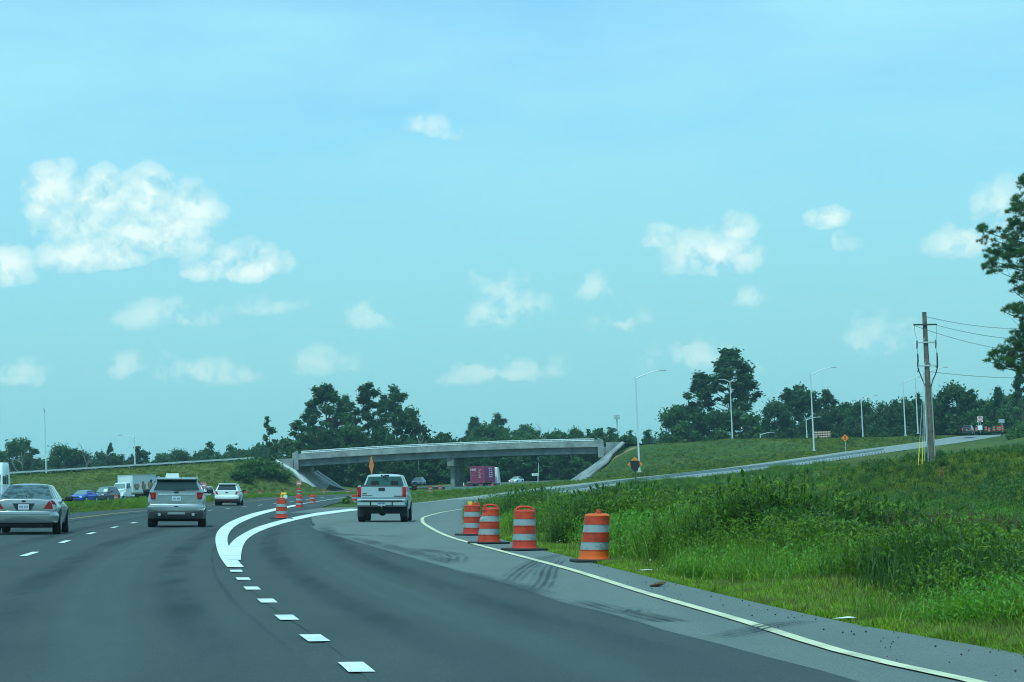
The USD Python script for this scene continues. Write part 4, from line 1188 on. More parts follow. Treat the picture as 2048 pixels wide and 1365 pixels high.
# ---- silver-beige sedan in the left lane
p = vehicle('sedan_car', 'champagne silver sedan with red wedge tail lamps, cut off at the left picture edge', 'car', plane_pos(62, 74.5), -math.radians(6.2))
part(p, 'body', body([(-2.62, .78, .84, .80, .52, .72, .98), (-2.56, .86, .93, .84, .40, .70, 1.015), (-2.2, .92, .98, .88, .30, .70, 1.03), (-1.2, .94, .99, .92, .26, .70, 1.02), (.4, .94, .99, .92, .26, .70, 1.00), (1.2, .94, .99, .90, .26, .70, .97), (2.1, .92, .97, .84, .28, .66, .88), (2.6, .80, .86, .74, .36, .6, .78), (2.72, .66, .74, .64, .44, .58, .70)], .09), 'paint_champagne', smooth=35)
cb = Cabin((.86, -1.95, 1.05, .985), (.60, -.88, .25, 1.455), .12)
part(p, 'cabin', cb.shell(), 'paint_champagne', smooth=35)
part(p, 'rear_window', slab(cb.rear(.06, .92, .075, .065), .010, (0, -1, .5)), 'sky_glass')
part(p, 'windscreen', slab(cb.rear(.1, .92, .08, .07, True), .010, (0, 1, .5)), 'dark_glass')
for s in (-1, 1):
    part(p, 'side_window', slab(cb.side(s, .12, .86, .20, .47, .10, .42), .008, (s, 0, .2)), 'dark_glass')
    part(p, 'side_window', slab(cb.side(s, .12, .86, .50, .86, .46, .93), .008, (s, 0, .2)), 'dark_glass')
    part(p, 'tail_lamp', hull([(s * x, y, z) for x, y, z in ((.56, -2.655, .735), (.80, -2.65, .735), (.935, -2.52, .735), (.93, -2.50, .86), (.87, -2.55, .955), (.80, -2.60, .985), (.72, -2.625, .965), (.60, -2.5, .74), (.85, -2.4, .95))]), 'lamp_red')
    part(p, 'lamp_trim', box((s * .72, -2.635, .712), (.36, .05, .022)), 'chrome')
    mirror(p, s, .93, .62, 1.03)
    for y in (-1.55, 1.55):
        arch(p, s * .985, y, .40, .36); wheel(p, s * .88, y, .335, .235)
part(p, 'bumper', cat(body([(-2.78, .70, .74, .70, .40, .52, .655), (-2.74, .86, .90, .86, .34, .52, .675), (-2.5, .95, .985, .95, .32, .52, .68), (-2.05, .955, .985, .955, .32, .52, .66)], .06)), 'paint_champagne', smooth=40)
part(p, 'bumper_strip', box((0, -2.775, .60), (1.52, .03, .035), .01), 'paint_champagne')
part(p, 'valance', box((0, -2.45, .30), (1.62, .5, .16), .03), 'underbody')
part(p, 'underbody', box((0, 0, .27), (1.5, 4.6, .16)), 'underbody')
part(p, 'plate_recess', slab([(-.32, -2.622, .90), (.32, -2.622, .90), (.20, -2.622, .70), (-.20, -2.622, .70)], .018, (0, -1, 0)), 'trim_black')
rear_plate(p, 0, -2.65, .80)
part(p, 'badge', lathe([(0, 0), (.055, 0), (.05, .012), (0, .014)], 16), 'trim_black') if False else part(p, 'badge', slab([(.06 * math.cos(a), -2.625, .965 + .025 * math.sin(a)) for a in np.linspace(0, 6.28, 16, endpoint=False)], .01, (0, -1, 0)), 'trim_black')
part(p, 'trunk_line', box((0, -2.632, .685), (1.15, .02, .012)), 'trim_black')
part(p, 'exhaust', tube([(.52, -2.5, .27), (.52, -2.76, .26)], .03, 8), 'trim_black')
part(p, 'aerial', tube([(0, -1.72, 1.06), (0, -1.75, 1.12)], .012, 5), 'trim_black')

# ---- sport utility builder (seen from behind)
def sport_utility(p, pm, dk, L=5.0, W=1.0, H=1.72, belt=1.20, glass='privacy_glass', lamp='lamp_red', zc=.57):
    h = L / 2
    part(p, 'body', body([(-h + .02, W * .86, W * .90, W * .86, .50, .80, belt), (-h + .10, W * .92, W * .97, W * .92, .42, .80, belt + .02), (-h + .5, W * .95, W, W * .94, .32, .80, belt + .02), (0, W * .95, W, W * .94, .30, .80, belt), (h - 1.25, W * .95, W, W * .92, .30, .78, belt - .04), (h - .5, W * .93, W * .97, W * .84, .34, .74, belt - .14), (h - .08, W * .84, W * .88, W * .74, .45, .68, belt - .26), (h, W * .7, W * .76, W * .64, .52, .66, belt - .34)], .08), pm, smooth=35)
    c = Cabin((W * .935, -h + .06, h - 1.35, belt - .01), (W * .70, -h + .62, h - 2.35, H), .13)
    part(p, 'cabin', c.shell(), pm, smooth=35)
    part(p, 'rear_window', slab(c.rear(.12, .82, .12, .10), .012, (0, -1, .4)), glass)
    part(p, 'windscreen', slab(c.rear(.08, .92, .09, .09, True), .012, (0, 1, .4)), 'car_glass' if glass != 'dark_glass' else 'dark_glass')
    part(p, 'spoiler', hull([(x, y, z) for x in (-W * .72, W * .72) for y, z in ((-h + .40, H - .045), (-h + .40, H - .015), (-h + .9, H + .02), (-h + .9, H - .06))]), pm)
    for s in (-1, 1):
        for a0, a1, b0, b1 in ((.06, .26, .02, .26), (.29, .57, .29, .60), (.60, .90, .63, .96)):
            part(p, 'side_window', slab(c.side(s, .12, .84, a0, a1, b0, b1), .010, (s, 0, .2)), glass)
        part(p, 'roof_rail', tube([(s * W * .66, -h + .75, H - .02), (s * W * .67, -h + .85, H + .045), (s * W * .67, .2, H + .055), (s * W * .66, .35, H)], .022, 6), 'rim')
        mirror(p, s, W * .98, h - 1.55, belt + .02)
        for y in (-h + 1.02, h - .95):
            arch(p, s * (W - .012), y, .44, .40); wheel(p, s * (W - .13), y, .375, .26)
    part(p, 'lower_bumper', body([(-h - .06, W * .78, W * .80, W * .78, .30, .42, zc - .02), (-h + .0, W * .92, W * .94, W * .92, .27, .42, zc), (-h + .5, W * .97, W * .985, W * .97, .27, .42, zc)], .05), dk, smooth=40)
    part(p, 'bumper', body([(-h - .07, W * .76, W * .80, W * .78, zc, zc + .1, zc + .20), (-h + .0, W * .93, W * .97, W * .93, zc, zc + .1, zc + .24), (-h + .5, W * .98, W * 1.0, W * .96, zc, zc + .1, zc + .26)], .05), pm, smooth=40)
    part(p, 'underbody', box((0, 0, .30), (W * 1.5, L - .5, .2)), 'underbody')
    return c


# ---- silver sport utility with a box on its roof, right through lane
p = vehicle('sport_utility_car', 'silver sport utility car with a white box on its roof and roof rails', 'car', plane_pos(354.5, 88.5), -math.radians(6.6))
sport_utility(p, 'paint_silver', 'trim_black', 5.0, 1.0, 1.70, 1.22)
for s in (-1, 1):
    part(p, 'tail_lamp', slab([(s * .72, -2.50, .96), (s * .86, -2.46, .97), (s * .915, -2.42, 1.20), (s * .70, -2.50, 1.20)], .035, (0, -1, 0)), 'lamp_red')
    part(p, 'lamp_lens', slab([(s * .755, -2.54, 1.00), (s * .83, -2.51, 1.00), (s * .83, -2.51, 1.12), (s * .755, -2.54, 1.12)], .012, (0, -1, 0)), 'lamp_red_bright')
    part(p, 'exhaust', tube([(s * .58, -2.3, .44), (s * .58, -2.60, .44)], .055, 10), 'chrome')
    part(p, 'exhaust_surround', box((s * .58, -2.575, .455), (.30, .03, .06), .01), 'trim_black')
part(p, 'chrome_strip', box((0, -2.51, 1.135), (1.28, .03, .04), .01), 'chrome')
part(p, 'plate_recess', slab([(-.42, -2.487, 1.09), (.42, -2.487, 1.09), (.28, -2.487, .86), (-.28, -2.487, .86)], .012, (0, -1, 0)), 'paint_silver')
rear_plate(p, 0, -2.508, .99)
part(p, 'badge', slab([(.085 * math.cos(a), -2.50, 1.20 + .035 * math.sin(a)) for a in np.linspace(0, 6.28, 16, endpoint=False)], .012, (0, -1, 0)), 'trim_black')
part(p, 'skid_plate', box((0, -2.575, .47), (.60, .03, .07), .01), 'rim')
part(p, 'tailgate_line', box((0, -2.497, .80), (1.30, .015, .014)), 'trim_black')
part(p, 'wiper', span((-.1, -2.40, 1.285), (.28, -2.40, 1.30), .02, .02), 'trim_black')
part(p, 'tow_cover', box((0, -2.55, .72), (.14, .08, .03)), 'trim_black')
part(p, 'roof_box', hull([(x - .18, y, z) for x, z in ((-.24, 1.70), (.24, 1.70), (.225, 1.87), (-.21, 1.87)) for y in (-1.1, -.35)]), 'paint_white')
part(p, 'aerial', tube([(.15, -1.7, 1.72), (.15, -1.75, 1.80)], .012, 5), 'trim_black')

# ---- white crossover further on, left lane
p = vehicle('crossover_car', 'white crossover car with red tail lamps, farthest car on the left lanes', 'car', plane_pos(459, 192), math.radians(-1.5))
sport_utility(p, 'paint_white', 'trim_black', 4.75, .95, 1.66, 1.12, 'dark_glass', zc=.52)
for s in (-1, 1):
    part(p, 'tail_lamp', slab([(s * .66, -2.37, .86), (s * .85, -2.32, .86), (s * .88, -2.30, 1.08), (s * .70, -2.36, 1.08)], .03, (0, -1, 0)), 'lamp_red_bright')
part(p, 'badge', box((0, -2.375, 1.0), (.22, .02, .05)), 'trim_black')
part(p, 'bumper_reflector_bar', box((0, -2.45, .42), (.9, .03, .05)), 'lamp_red')

# ---- white pickup in the exit lane
p = vehicle('pickup_truck', 'white pickup truck with dark tailgate handle in the exit lane', 'truck', plane_pos(769, 102.5), math.radians(.2))
W = 1.0
part(p, 'body', body([(-2.74, .92, .965, .965, .80, .95, 1.44), (-2.70, .95, .985, .97, .62, .95, 1.455), (-1.0, .96, 1.0, .975, .55, .95, 1.44), (1.0, .96, 1.0, .96, .48, .95, 1.36), (1.3, .96, 1.0, .95, .48, .92, 1.26), (2.4, .94, .98, .88, .5, .88, 1.16), (2.8, .82, .88, .76, .6, .8, 1.02)], .05), 'paint_pickup', smooth=30)
cb = Cabin((.90, -.62, 1.35, 1.36), (.70, -.42, .62, 1.925), .10)
part(p, 'cabin', cb.shell(), 'paint_pickup', smooth=35)
part(p, 'rear_window', slab(cb.rear(.14, .84, .07, .07), .012, (0, -1, .2)), 'cabin_view')
for s in (-1, 1):
    part(p, 'headrest', box((s * .40, -.645, 1.565), (.30, .02, .19), .008), 'seat_dark')
part(p, 'interior_mirror', box((.02, -.60, 1.80), (.22, .02, .05), .008), 'seat_dark')
part(p, 'windscreen', slab(cb.rear(.1, .92, .08, .08, True), .012, (0, 1, .4)), 'car_glass')
part(p, 'brake_lamp_strip', box((0, -.455, 1.885), (.34, .05, .035), .01), 'trim_black')
part(p, 'brake_lamp', box((-.06, -.47, 1.886), (.08, .05, .022)), 'lamp_clear')
for s in (-1, 1):
    part(p, 'side_window', slab(cb.side(s, .12, .86, .06, .38, .06, .42), .010, (s, 0, .2)), 'dark_glass')
    part(p, 'side_window', slab(cb.side(s, .12, .86, .42, .9, .46, .95), .010, (s, 0, .2)), 'dark_glass')
    tl = part(p, 'tail_lamp', box((s * .905, -2.745, 1.205), (.135, .05, .40), .015), 'lamp_red_bright')
    part(tl, 'dark_lens', box((s * .905, -2.765, 1.06), (.115, .02, .11), .005), 'lamp_red')
    mirror(p, s, 1.0, 1.05, 1.38, 'trim_black', (.22, .12, .24))
    for y in (-1.65, 1.85):
        arch(p, s * .992, y, .46, .42); wheel(p, s * .86, y, .40, .29)
    part(p, 'bumper_end', box((s * .70, -2.87, .74), (.52, .10, .17), .03), 'chrome')
    part(p, 'mud_flap', box((s * .86, -2.2, .42), (.3, .02, .4)), 'trim_black')
part(p, 'tailgate', box((0, -2.755, 1.20), (1.64, .05, .45), .02), 'paint_pickup')
part(p, 'tailgate_cap', box((0, -2.745, 1.447), (1.68, .08, .05), .015), 'trim_black')
part(p, 'tailgate_handle', box((0, -2.785, 1.315), (.26, .03, .125), .03), 'trim_black')
part(p, 'tailgate_badge', cat(box((-.68, -2.783, 1.135), (.17, .01, .04), .004), box((-.58, -2.783, 1.06), (.40, .01, .022)), box((.66, -2.783, 1.035), (.36, .01, .035))), 'trim_black')
part(p, 'tonneau_cover', box((0, -1.6, 1.462), (1.6, 2.1, .03), .01), 'trim_black')
part(p, 'bumper_step', box((0, -2.84, .875), (1.96, .22, .10), .03), 'paint_pickup')
part(p, 'step_pad', box((0, -2.945, .845), (1.66, .02, .05)), 'trim_black')
part(p, 'bumper', box((0, -2.84, .74), (.84, .08, .15), .02), 'chrome')
part(p, 'bumper_recess', box((0, -2.80, .74), (1.0, .08, .17)), 'trim_black')
rear_plate(p, .0, -2.895, .735, .30, .15)
part(p, 'hitch_bar', box((0, -2.75, .55), (.09, .3, .09)), 'underbody')
part(p, 'hitch_ball', lathe([(0, .60), (.02, .60), (.03, .63), (.028, .66), (0, .68)], 10), 'chrome') if False else part(p, 'hitch_ball', trimesh.creation.icosphere(1, .032).apply_translation((0, -2.9, .62)), 'chrome')
part(p, 'underbody', box((0, -.4, .50), (1.5, 4.4, .34)), 'underbody')
part(p, 'differential', trimesh.creation.icosphere(2, .16).apply_translation((-.02, -1.75, .40)), 'underbody')
part(p, 'axle', tube([(-.8, -1.65, .41), (.8, -1.65, .41)], .06, 8), 'underbody')

# ---- vehicles coming the other way
def oncoming(p, pm, L, W, H, belt, hood, cab0, cab1, roof0, roof1, grille='trim_black', lamps='lamp_clear', glass='pale_wind', lip=.9):
    h = L / 2
    part(p, 'body', body([(-h, W * .84, W * .9, W * .84, .45, .7, belt - .1), (-h + .2, W * .93, W * .98, W * .9, .34, .7, belt), (cab1 - .2, W * .95, W, W * .92, .3, .7, belt), (cab1 + .25, W * .95, W, W * .9, .3, .7, hood + .04), (h - .35, W * .92, W * .97, W * .84, .32, .62, hood - .06), (h - .05, W * .84, W * .9, W * .78, .36, .58, hood - .16), (h, W * .74, W * .8, W * .7, .42, .56, hood - .24)], .08), pm, smooth=35)
    c = Cabin((W * .91, cab0, cab1, belt - .02), (W * .68, roof0, roof1, H), .12)
    part(p, 'cabin', c.shell(), pm, smooth=35)
    part(p, 'windscreen', slab(c.rear(.08, .92, .08, .08, True), .012, (0, 1, .4)), glass)
    part(p, 'rear_window', slab(c.rear(.1, .9, .1, .08), .012, (0, -1, .4)), 'dark_glass')
    for s in (-1, 1):
        for a0, a1, b0, b1 in ((.1, .46, .08, .48), (.50, .88, .52, .95)):
            part(p, 'side_window', slab(c.side(s, .12, .86, a0, a1, b0, b1), .010, (s, 0, .2)), 'dark_glass')
        part(p, 'headlight', box((s * W * .68, h - .08, hood - .23), (.34, .14, .15), .03), lamps)
        mirror(p, s, W * .97, cab1 - .45, belt + .06, pm)
        for y in (-h + .95, h - .95):
            arch(p, s * (W - .012), y, .41, .36); wheel(p, s * (W - .12), y, .335, .23)
    part(p, 'grille', box((0, h - .02, hood - .27), (W * .9, .08, .16), .02), grille)
    part(p, 'bumper', box((0, h - .02, .42), (W * 1.62, .16, .20), .04), pm)
    part(p, 'lower_intake', box((0, h + .065, .40), (W * 1.1, .02, .11)), 'trim_black')
    part(p, 'underbody', box((0, 0, .28), (W * 1.5, L - .5, .16)), 'underbody')
    return c




def opp_pos(px, D, off=0.0):
    x = (px - CX) / FPX * D
    return np.array([x, D, float(opp_z(D)) + .03 + off])


def facing(D, turn=0.0):
    "heading of the traffic that comes towards us at depth D"
    dx = float(opp_x(D + 2) - opp_x(D - 2)) / 4
    return math.atan(dx) + math.pi + turn


p = vehicle('blue_car', 'bright blue low car coming towards us, first in the oncoming queue', 'car', opp_pos(169, 262, -.12), facing(262, .30), (0, 0, 1))
oncoming(p, 'paint_blue', 4.5, .90, 1.36, .92, .86, -1.75, 1.0, -.85, .15)
p = vehicle('dark_utility_car', 'dark grey boxy utility car following the blue car', 'car', opp_pos(213, 300, -.05), facing(300, .30), (0, 0, 1))
oncoming(p, 'paint_charcoal', 4.8, .95, 1.80, 1.16, 1.08, -2.2, .95, -1.9, .35, grille='chrome')
part(p, 'sun_visor_panel', slab([(-.70, 1.0, 1.22), (-.16, 1.0, 1.22), (-.20, .72, 1.56), (-.62, .72, 1.56)], .006, (0, 1, .5)), 'lamp_clear')

# box lorry
p = vehicle('box_truck', 'white box lorry with pictures of brown birds on its side, behind the dark car', 'truck', opp_pos(262, 352, -.05), facing(352, .36), (0, 0, 1))
mat('print_brown', (.34, .19, .07), .6, var=.5, scale=3); mat('print_red', (.42, .10, .06), .6); mat('print_tan', (.50, .32, .13), .6, var=.3, scale=4); mat('box_white', (.62, .68, .66), .5, var=.1, scale=.6)
part(p, 'cargo_box', box((0, -2.0, 2.42), (2.44, 6.6, 2.46), .04), 'box_white')
for z in (1.2, 3.62):
    part(p, 'box_rail', cat(box((0, 1.31, z), (2.5, .05, .10)), box((1.235, -2, z), (.04, 6.6, .10)), box((-1.235, -2, z), (.04, 6.6, .10))), 'galvanised')
cab_ = Cabin((1.05, 1.45, 3.05, 1.65), (.92, 1.50, 2.55, 2.62), .10)
part(p, 'cab', cat(cab_.shell(), box((0, 2.2, 1.15), (2.1, 1.6, 1.04), .08)), 'paint_truck', smooth=35)
part(p, 'windscreen', slab(cab_.rear(.12, .86, .08, .08, True), .012, (0, 1, .3)), 'pale_wind')
part(p, 'hood', hull([(x, y, z) for x, y, z in [(a * .92, 2.9, 1.70) for a in (-1, 1)] + [(a * .92, 2.9, .8) for a in (-1, 1)] + [(a * .68, 4.0, 1.48) for a in (-1, 1)] + [(a * .72, 4.05, .75) for a in (-1, 1)]]), 'paint_truck')
part(p, 'grille', box((0, 4.06, 1.14), (.95, .06, .6), .02), 'trim_black')
part(p, 'bumper', box((0, 4.1, .62), (2.2, .2, .26), .04), 'chrome')
for s in (-1, 1):
    part(p, 'side_window', slab(cab_.side(s, .12, .86, .12, .84, .12, .88), .012, (s, 0, .1)), 'dark_glass')
    part(p, 'headlight', box((s * .8, 3.95, 1.0), (.26, .12, .2), .03), 'lamp_clear')
    part(p, 'fender', hull([(s * x, y, z) for x in (.75, 1.18) for y, z in ((2.75, .75), (2.9, 1.2), (3.4, 1.32), (3.9, 1.1), (4.0, .75))]), 'paint_truck')
    part(p, 'mirror', box((s * 1.36, 2.95, 1.95), (.16, .1, .42), .03), 'trim_black')
    part(p, 'fuel_tank', tube([(s * .85, .7, .72), (s * .85, 1.5, .72)], .30, 14), 'chrome')
    wheel(p, s * 1.0, 3.35, .48, .26); wheel(p, s * 1.0, -3.4, .48, .4)
    for y, z, ry, rz, m in ((.2, 1.95, .72, .52, 'print_brown'), (.05, 2.05, .40, .28, 'print_tan'), (-1.75, 1.85, .55, .62, 'print_brown'), (-1.6, 2.45, .30, .34, 'print_red'), (-3.6, 2.1, .66, .72, 'print_brown'), (-3.4, 2.35, .42, .36, 'print_tan'), (-3.9, 2.75, .32, .22, 'trim_black')):
        part(p, 'side_picture', slab([(s * (1.223 + (.006 if m != 'print_brown' else 0)), y + ry * math.cos(a) * (1 + .2 * math.sin(3 * a)), z + rz * math.sin(a) * (1 + .15 * math.cos(2 * a))) for a in np.linspace(0, 6.283, 20, endpoint=False)], .004, (s, 0, 0)), m)
part(p, 'chassis', box((0, -.5, .82), (1.0, 8.6, .3)), 'underbody')
part(p, 'rear_door', box((0, -5.31, 2.42), (2.3, .03, 2.3)), 'paint_truck')

# white road tractor, left picture edge
p = vehicle('semi_truck', 'white road tractor with tall rounded sleeper roof behind the silver sedan', 'truck', opp_pos(-9, 226, -.05), facing(226, .12), (0, 0, 1))
slp = Cabin((1.22, -1.6, 2.0, 1.0), (1.10, -1.5, .9, 3.85), .28)
part(p, 'sleeper_cab', slp.shell(), 'paint_white', smooth=35)
part(p, 'windscreen', slab([(-1.0, 1.66, 1.95), (1.0, 1.66, 1.95), (.98, 1.36, 2.75), (-.98, 1.36, 2.75)], .03, (0, 1, .3)), 'dark_glass')
part(p, 'hood', hull([(a * x, y, z) for a in (-1, 1) for x, y, z in ((1.05, 1.7, 1.9), (1.05, 1.7, .6), (.82, 3.6, 1.55), (.9, 3.7, .6))]), 'paint_white')
part(p, 'grille', box((0, 3.68, 1.05), (1.0, .08, .9), .03), 'chrome')
part(p, 'bumper', box((0, 3.75, .5), (2.4, .2, .36), .05), 'chrome')
for s in (-1, 1):
    part(p, 'side_window', box((s * 1.195, 1.05, 2.25), (.03, .62, .72), .01), 'dark_glass')
    part(p, 'sleeper_window', box((s * 1.195, -.25, 2.3), (.03, .46, .86), .01), 'dark_glass')
    part(p, 'window_frame', box((s * 1.185, .42, 2.25), (.04, .12, 1.0), .01), 'chrome')
    part(p, 'mirror', box((s * 1.5, 1.7, 2.2), (.14, .12, .7), .03), 'trim_black')
    part(p, 'headlight', box((s * .95, 3.55, 1.0), (.24, .14, .24), .03), 'lamp_clear')
    part(p, 'side_skirt', box((s * 1.2, -.6, .72), (.05, 2.4, .6), .02), 'paint_white')
    for y in (2.9, -2.4, -3.7):
        wheel(p, s * 1.05, y, .52, .3 if y > 0 else .5)
part(p, 'chassis', box((0, -1, .85), (.9, 7.6, .3)), 'underbody')

# small distant cars
p = vehicle('silver_car', 'small silver blue car beyond the pickup, under the left span of the bridge', 'car', opp_pos(838, 480, .35), facing(480, -.12), (0, 0, 1))
paint('paint_steel', (.38, .46, .52), .3, .4)
oncoming(p, 'paint_steel', 4.6, .92, 1.62, 1.0, .94, -1.9, 1.0, -1.3, .2)
p = vehicle('white_car', 'distant white car with its headlights on, right of the container truck', 'car', np.array([*at(1033, 967.5, 545)]), facing(545, .05), (0, 0, 1))
oncoming(p, 'paint_white', 4.5, .90, 1.5, .95, .9, -1.8, 1.0, -1.1, .2, lamps='headlight_glow')
p = vehicle('white_car', 'white car almost hidden behind the mirror of the silver sport utility', 'car', opp_pos(408, 400, -.1), facing(400, .3), (0, 0, 1))
oncoming(p, 'paint_white', 4.6, .92, 1.75, 1.05, .98, -2.0, 1.0, -1.7, .3)
# black car with lit brake lamps at the top of the ramp
_b = at(1937.5, 870.5, 452)
p = vehicle('black_utility_car', 'black utility car with glowing brake lamps at the top of the ramp', 'car', _b, .32, (0, 0, 1))
sport_utility(p, 'paint_black', 'trim_black', 4.6, .92, 1.72, 1.08, 'dark_glass')
for s in (-1, 1):
    part(p, 'tail_lamp', box((s * .78, -2.27, 1.02), (.17, .08, .42), .02), 'brake_glow')
part(p, 'high_brake_lamp', box((0, -1.80, 1.685), (.50, .10, .05)), 'brake_glow')
rear_plate(p, 0, -2.30, .86)

# ---- truck with a magenta container
mat('container_magenta', (.27, .034, .085), .55, var=.2, scale=.8); mat('container_rib', (.38, .035, .14), .55); mat('container_print', (.72, .62, .68), .55)
c = at(966, 981.5, 430); c[2] = float(zmain(c[0], 430)) + .02
p = vehicle('container_truck', 'articulated truck carrying a magenta shipping container under the right span of the bridge', 'truck', c, .15, (0, 0, 1))
cx0 = -.35
part(p, 'container', box((cx0, 2.6, 2.70), (2.42, 11.9, 2.84), .02), 'container_magenta')
for k, x in enumerate((-.61, .61)):
    d_ = part(p, 'container_door', box((cx0 + x, -3.37, 2.70), (1.14, .05, 2.66), .015), 'container_magenta')
    for o in (-.32, .30):
        part(d_, 'lock_rod', tube([(cx0 + x + o, -3.42, 1.45), (cx0 + x + o, -3.42, 3.95)], .022, 6), 'container_rib')
for k in range(34):
    y = -3.1 + k * .345
    part(p, 'wall_rib', box((cx0 + 1.222, y, 2.70), (.04, .17, 2.6)), 'container_rib')
part(p, 'corner_post', cat(box((cx0 - 1.2, -3.38, 2.7), (.10, .06, 2.86)), box((cx0 + 1.2, -3.38, 2.7), (.10, .06, 2.86)), box((cx0, -3.38, 4.08), (2.4, .06, .10)), box((cx0, -3.38, 1.33), (2.4, .06, .12))), 'container_rib')
part(p, 'container_logo', cat(words('ONE', .36, cx0 - .64, -3.40, 3.36, .012, True)), 'container_print')
part(p, 'container_marks', cat(*[box((cx0 + .34 + a, -3.40, z), (w, .012, .06)) for a, z, w in ((0, 3.55, .22), (.36, 3.55, .2), (.1, 3.3, .34), (0, 2.98, .3), (.34, 2.86, .24), (0, 2.6, .36), (.1, 2.42, .4), (.05, 2.2, .42))], *[box((cx0 - .86 + a, -3.40, 2.55), (.2, .012, .05)) for a in (0, .5)]), 'container_print')
part(p, 'side_print', cat(*[box((cx0 + 1.25, 2.3 + c_ * 2.2, 3.72 - r_ * .36), (.02, 1.7 - .25 * ((r_ + c_) % 3), .22)) for r_ in range(5) for c_ in (0, 1)]), 'container_print')
part(p, 'trailer_frame', box((cx0, 2.4, 1.10), (1.2, 11.6, .26)), 'underbody')
part(p, 'rear_lights', cat(*[box((cx0 + s * .95, -3.45, 1.02), (.3, .05, .12)) for s in (-1, 1)]), 'lamp_red_bright')
part(p, 'underrun_bar', box((cx0, -3.4, .62), (2.3, .1, .12)), 'underbody')
for s in (-1, 1):
    for y in (-2.2, -.9, 9.6):
        wheel(p, cx0 + s * 1.0, y, .5, .45)
    wheel(p, cx0 + s * 1.05, 13.4, .5, .3)
tr = Cabin((1.24, 9.4, 12.6, 1.1), (1.16, 9.6, 11.6, 3.95), .2)
part(p, 'tractor_cab', xf(tr.shell(), t=(cx0 + .35, 0, 0)), 'paint_white', smooth=35)
part(p, 'tractor_hood', hull([(cx0 + .35 + a * x, y, z) for a in (-1, 1) for x, y, z in ((1.1, 12.3, 2.0), (1.1, 12.3, .7), (.9, 14.3, 1.6), (.95, 14.4, .6))]), 'paint_white')
part(p, 'mirror', box((cx0 + 1.95, 12.2, 2.3), (.12, .1, .7), .02), 'trim_black')
# dark car left of it
c = at(937, 981.5, 415); c[2] = float(zmain(c[0], 415)) + .02
p = vehicle('dark_pickup', 'dark pickup truck half hidden behind the left of the container truck', 'truck', c + [.15, 22, 0], .15, (0, 0, 1))
part(p, 'body', body([(-2.6, .9, .95, .93, .6, .9, 1.3), (-2.5, .93, .98, .95, .5, .9, 1.32), (1.2, .95, 1.0, .95, .45, .9, 1.3), (2.6, .85, .9, .8, .5, .8, 1.05)], .05), 'paint_black', smooth=30)
cb = Cabin((.88, -.7, 1.4, 1.28), (.68, -.5, .7, 1.62), .1)
part(p, 'cabin', cb.shell(), 'paint_charcoal', smooth=30)
part(p, 'rear_window', slab(cb.rear(.15, .85, .08), .012, (0, -1, .2)), 'dark_glass')
part(p, 'tailgate_panel', box((-.92, -2.62, 1.12), (.2, .05, .62), .01), 'paint_white')
part(p, 'bumper', box((0, -2.68, .62), (1.8, .14, .2), .03), 'chrome')
for s in (-1, 1):
    for y in (-1.6, 1.7):
        wheel(p, s * .86, y, .38, .27)

# ------------------------------------------------------------------ traffic barrels
mat('drum_orange', (.66, .050, .008), .55, var=.5, scale=4, rand=.08)
mat('drum_red', (.68, .045, .022), .55, var=.2, scale=3, rand=.06)
mat('drum_amber', (.92, .13, .012), .5, var=.2, scale=3)
mat('drum_white', (.29, .33, .335), .45, var=.55, scale=5, lo=.3, hi=.5)
mat('drum_rubber', (.018, .02, .021), .8)
mat('lamp_yellow', (.85, .52, .03), .35)
mat('tape_silver', (.70, .76, .78), .3, metallic=.3)


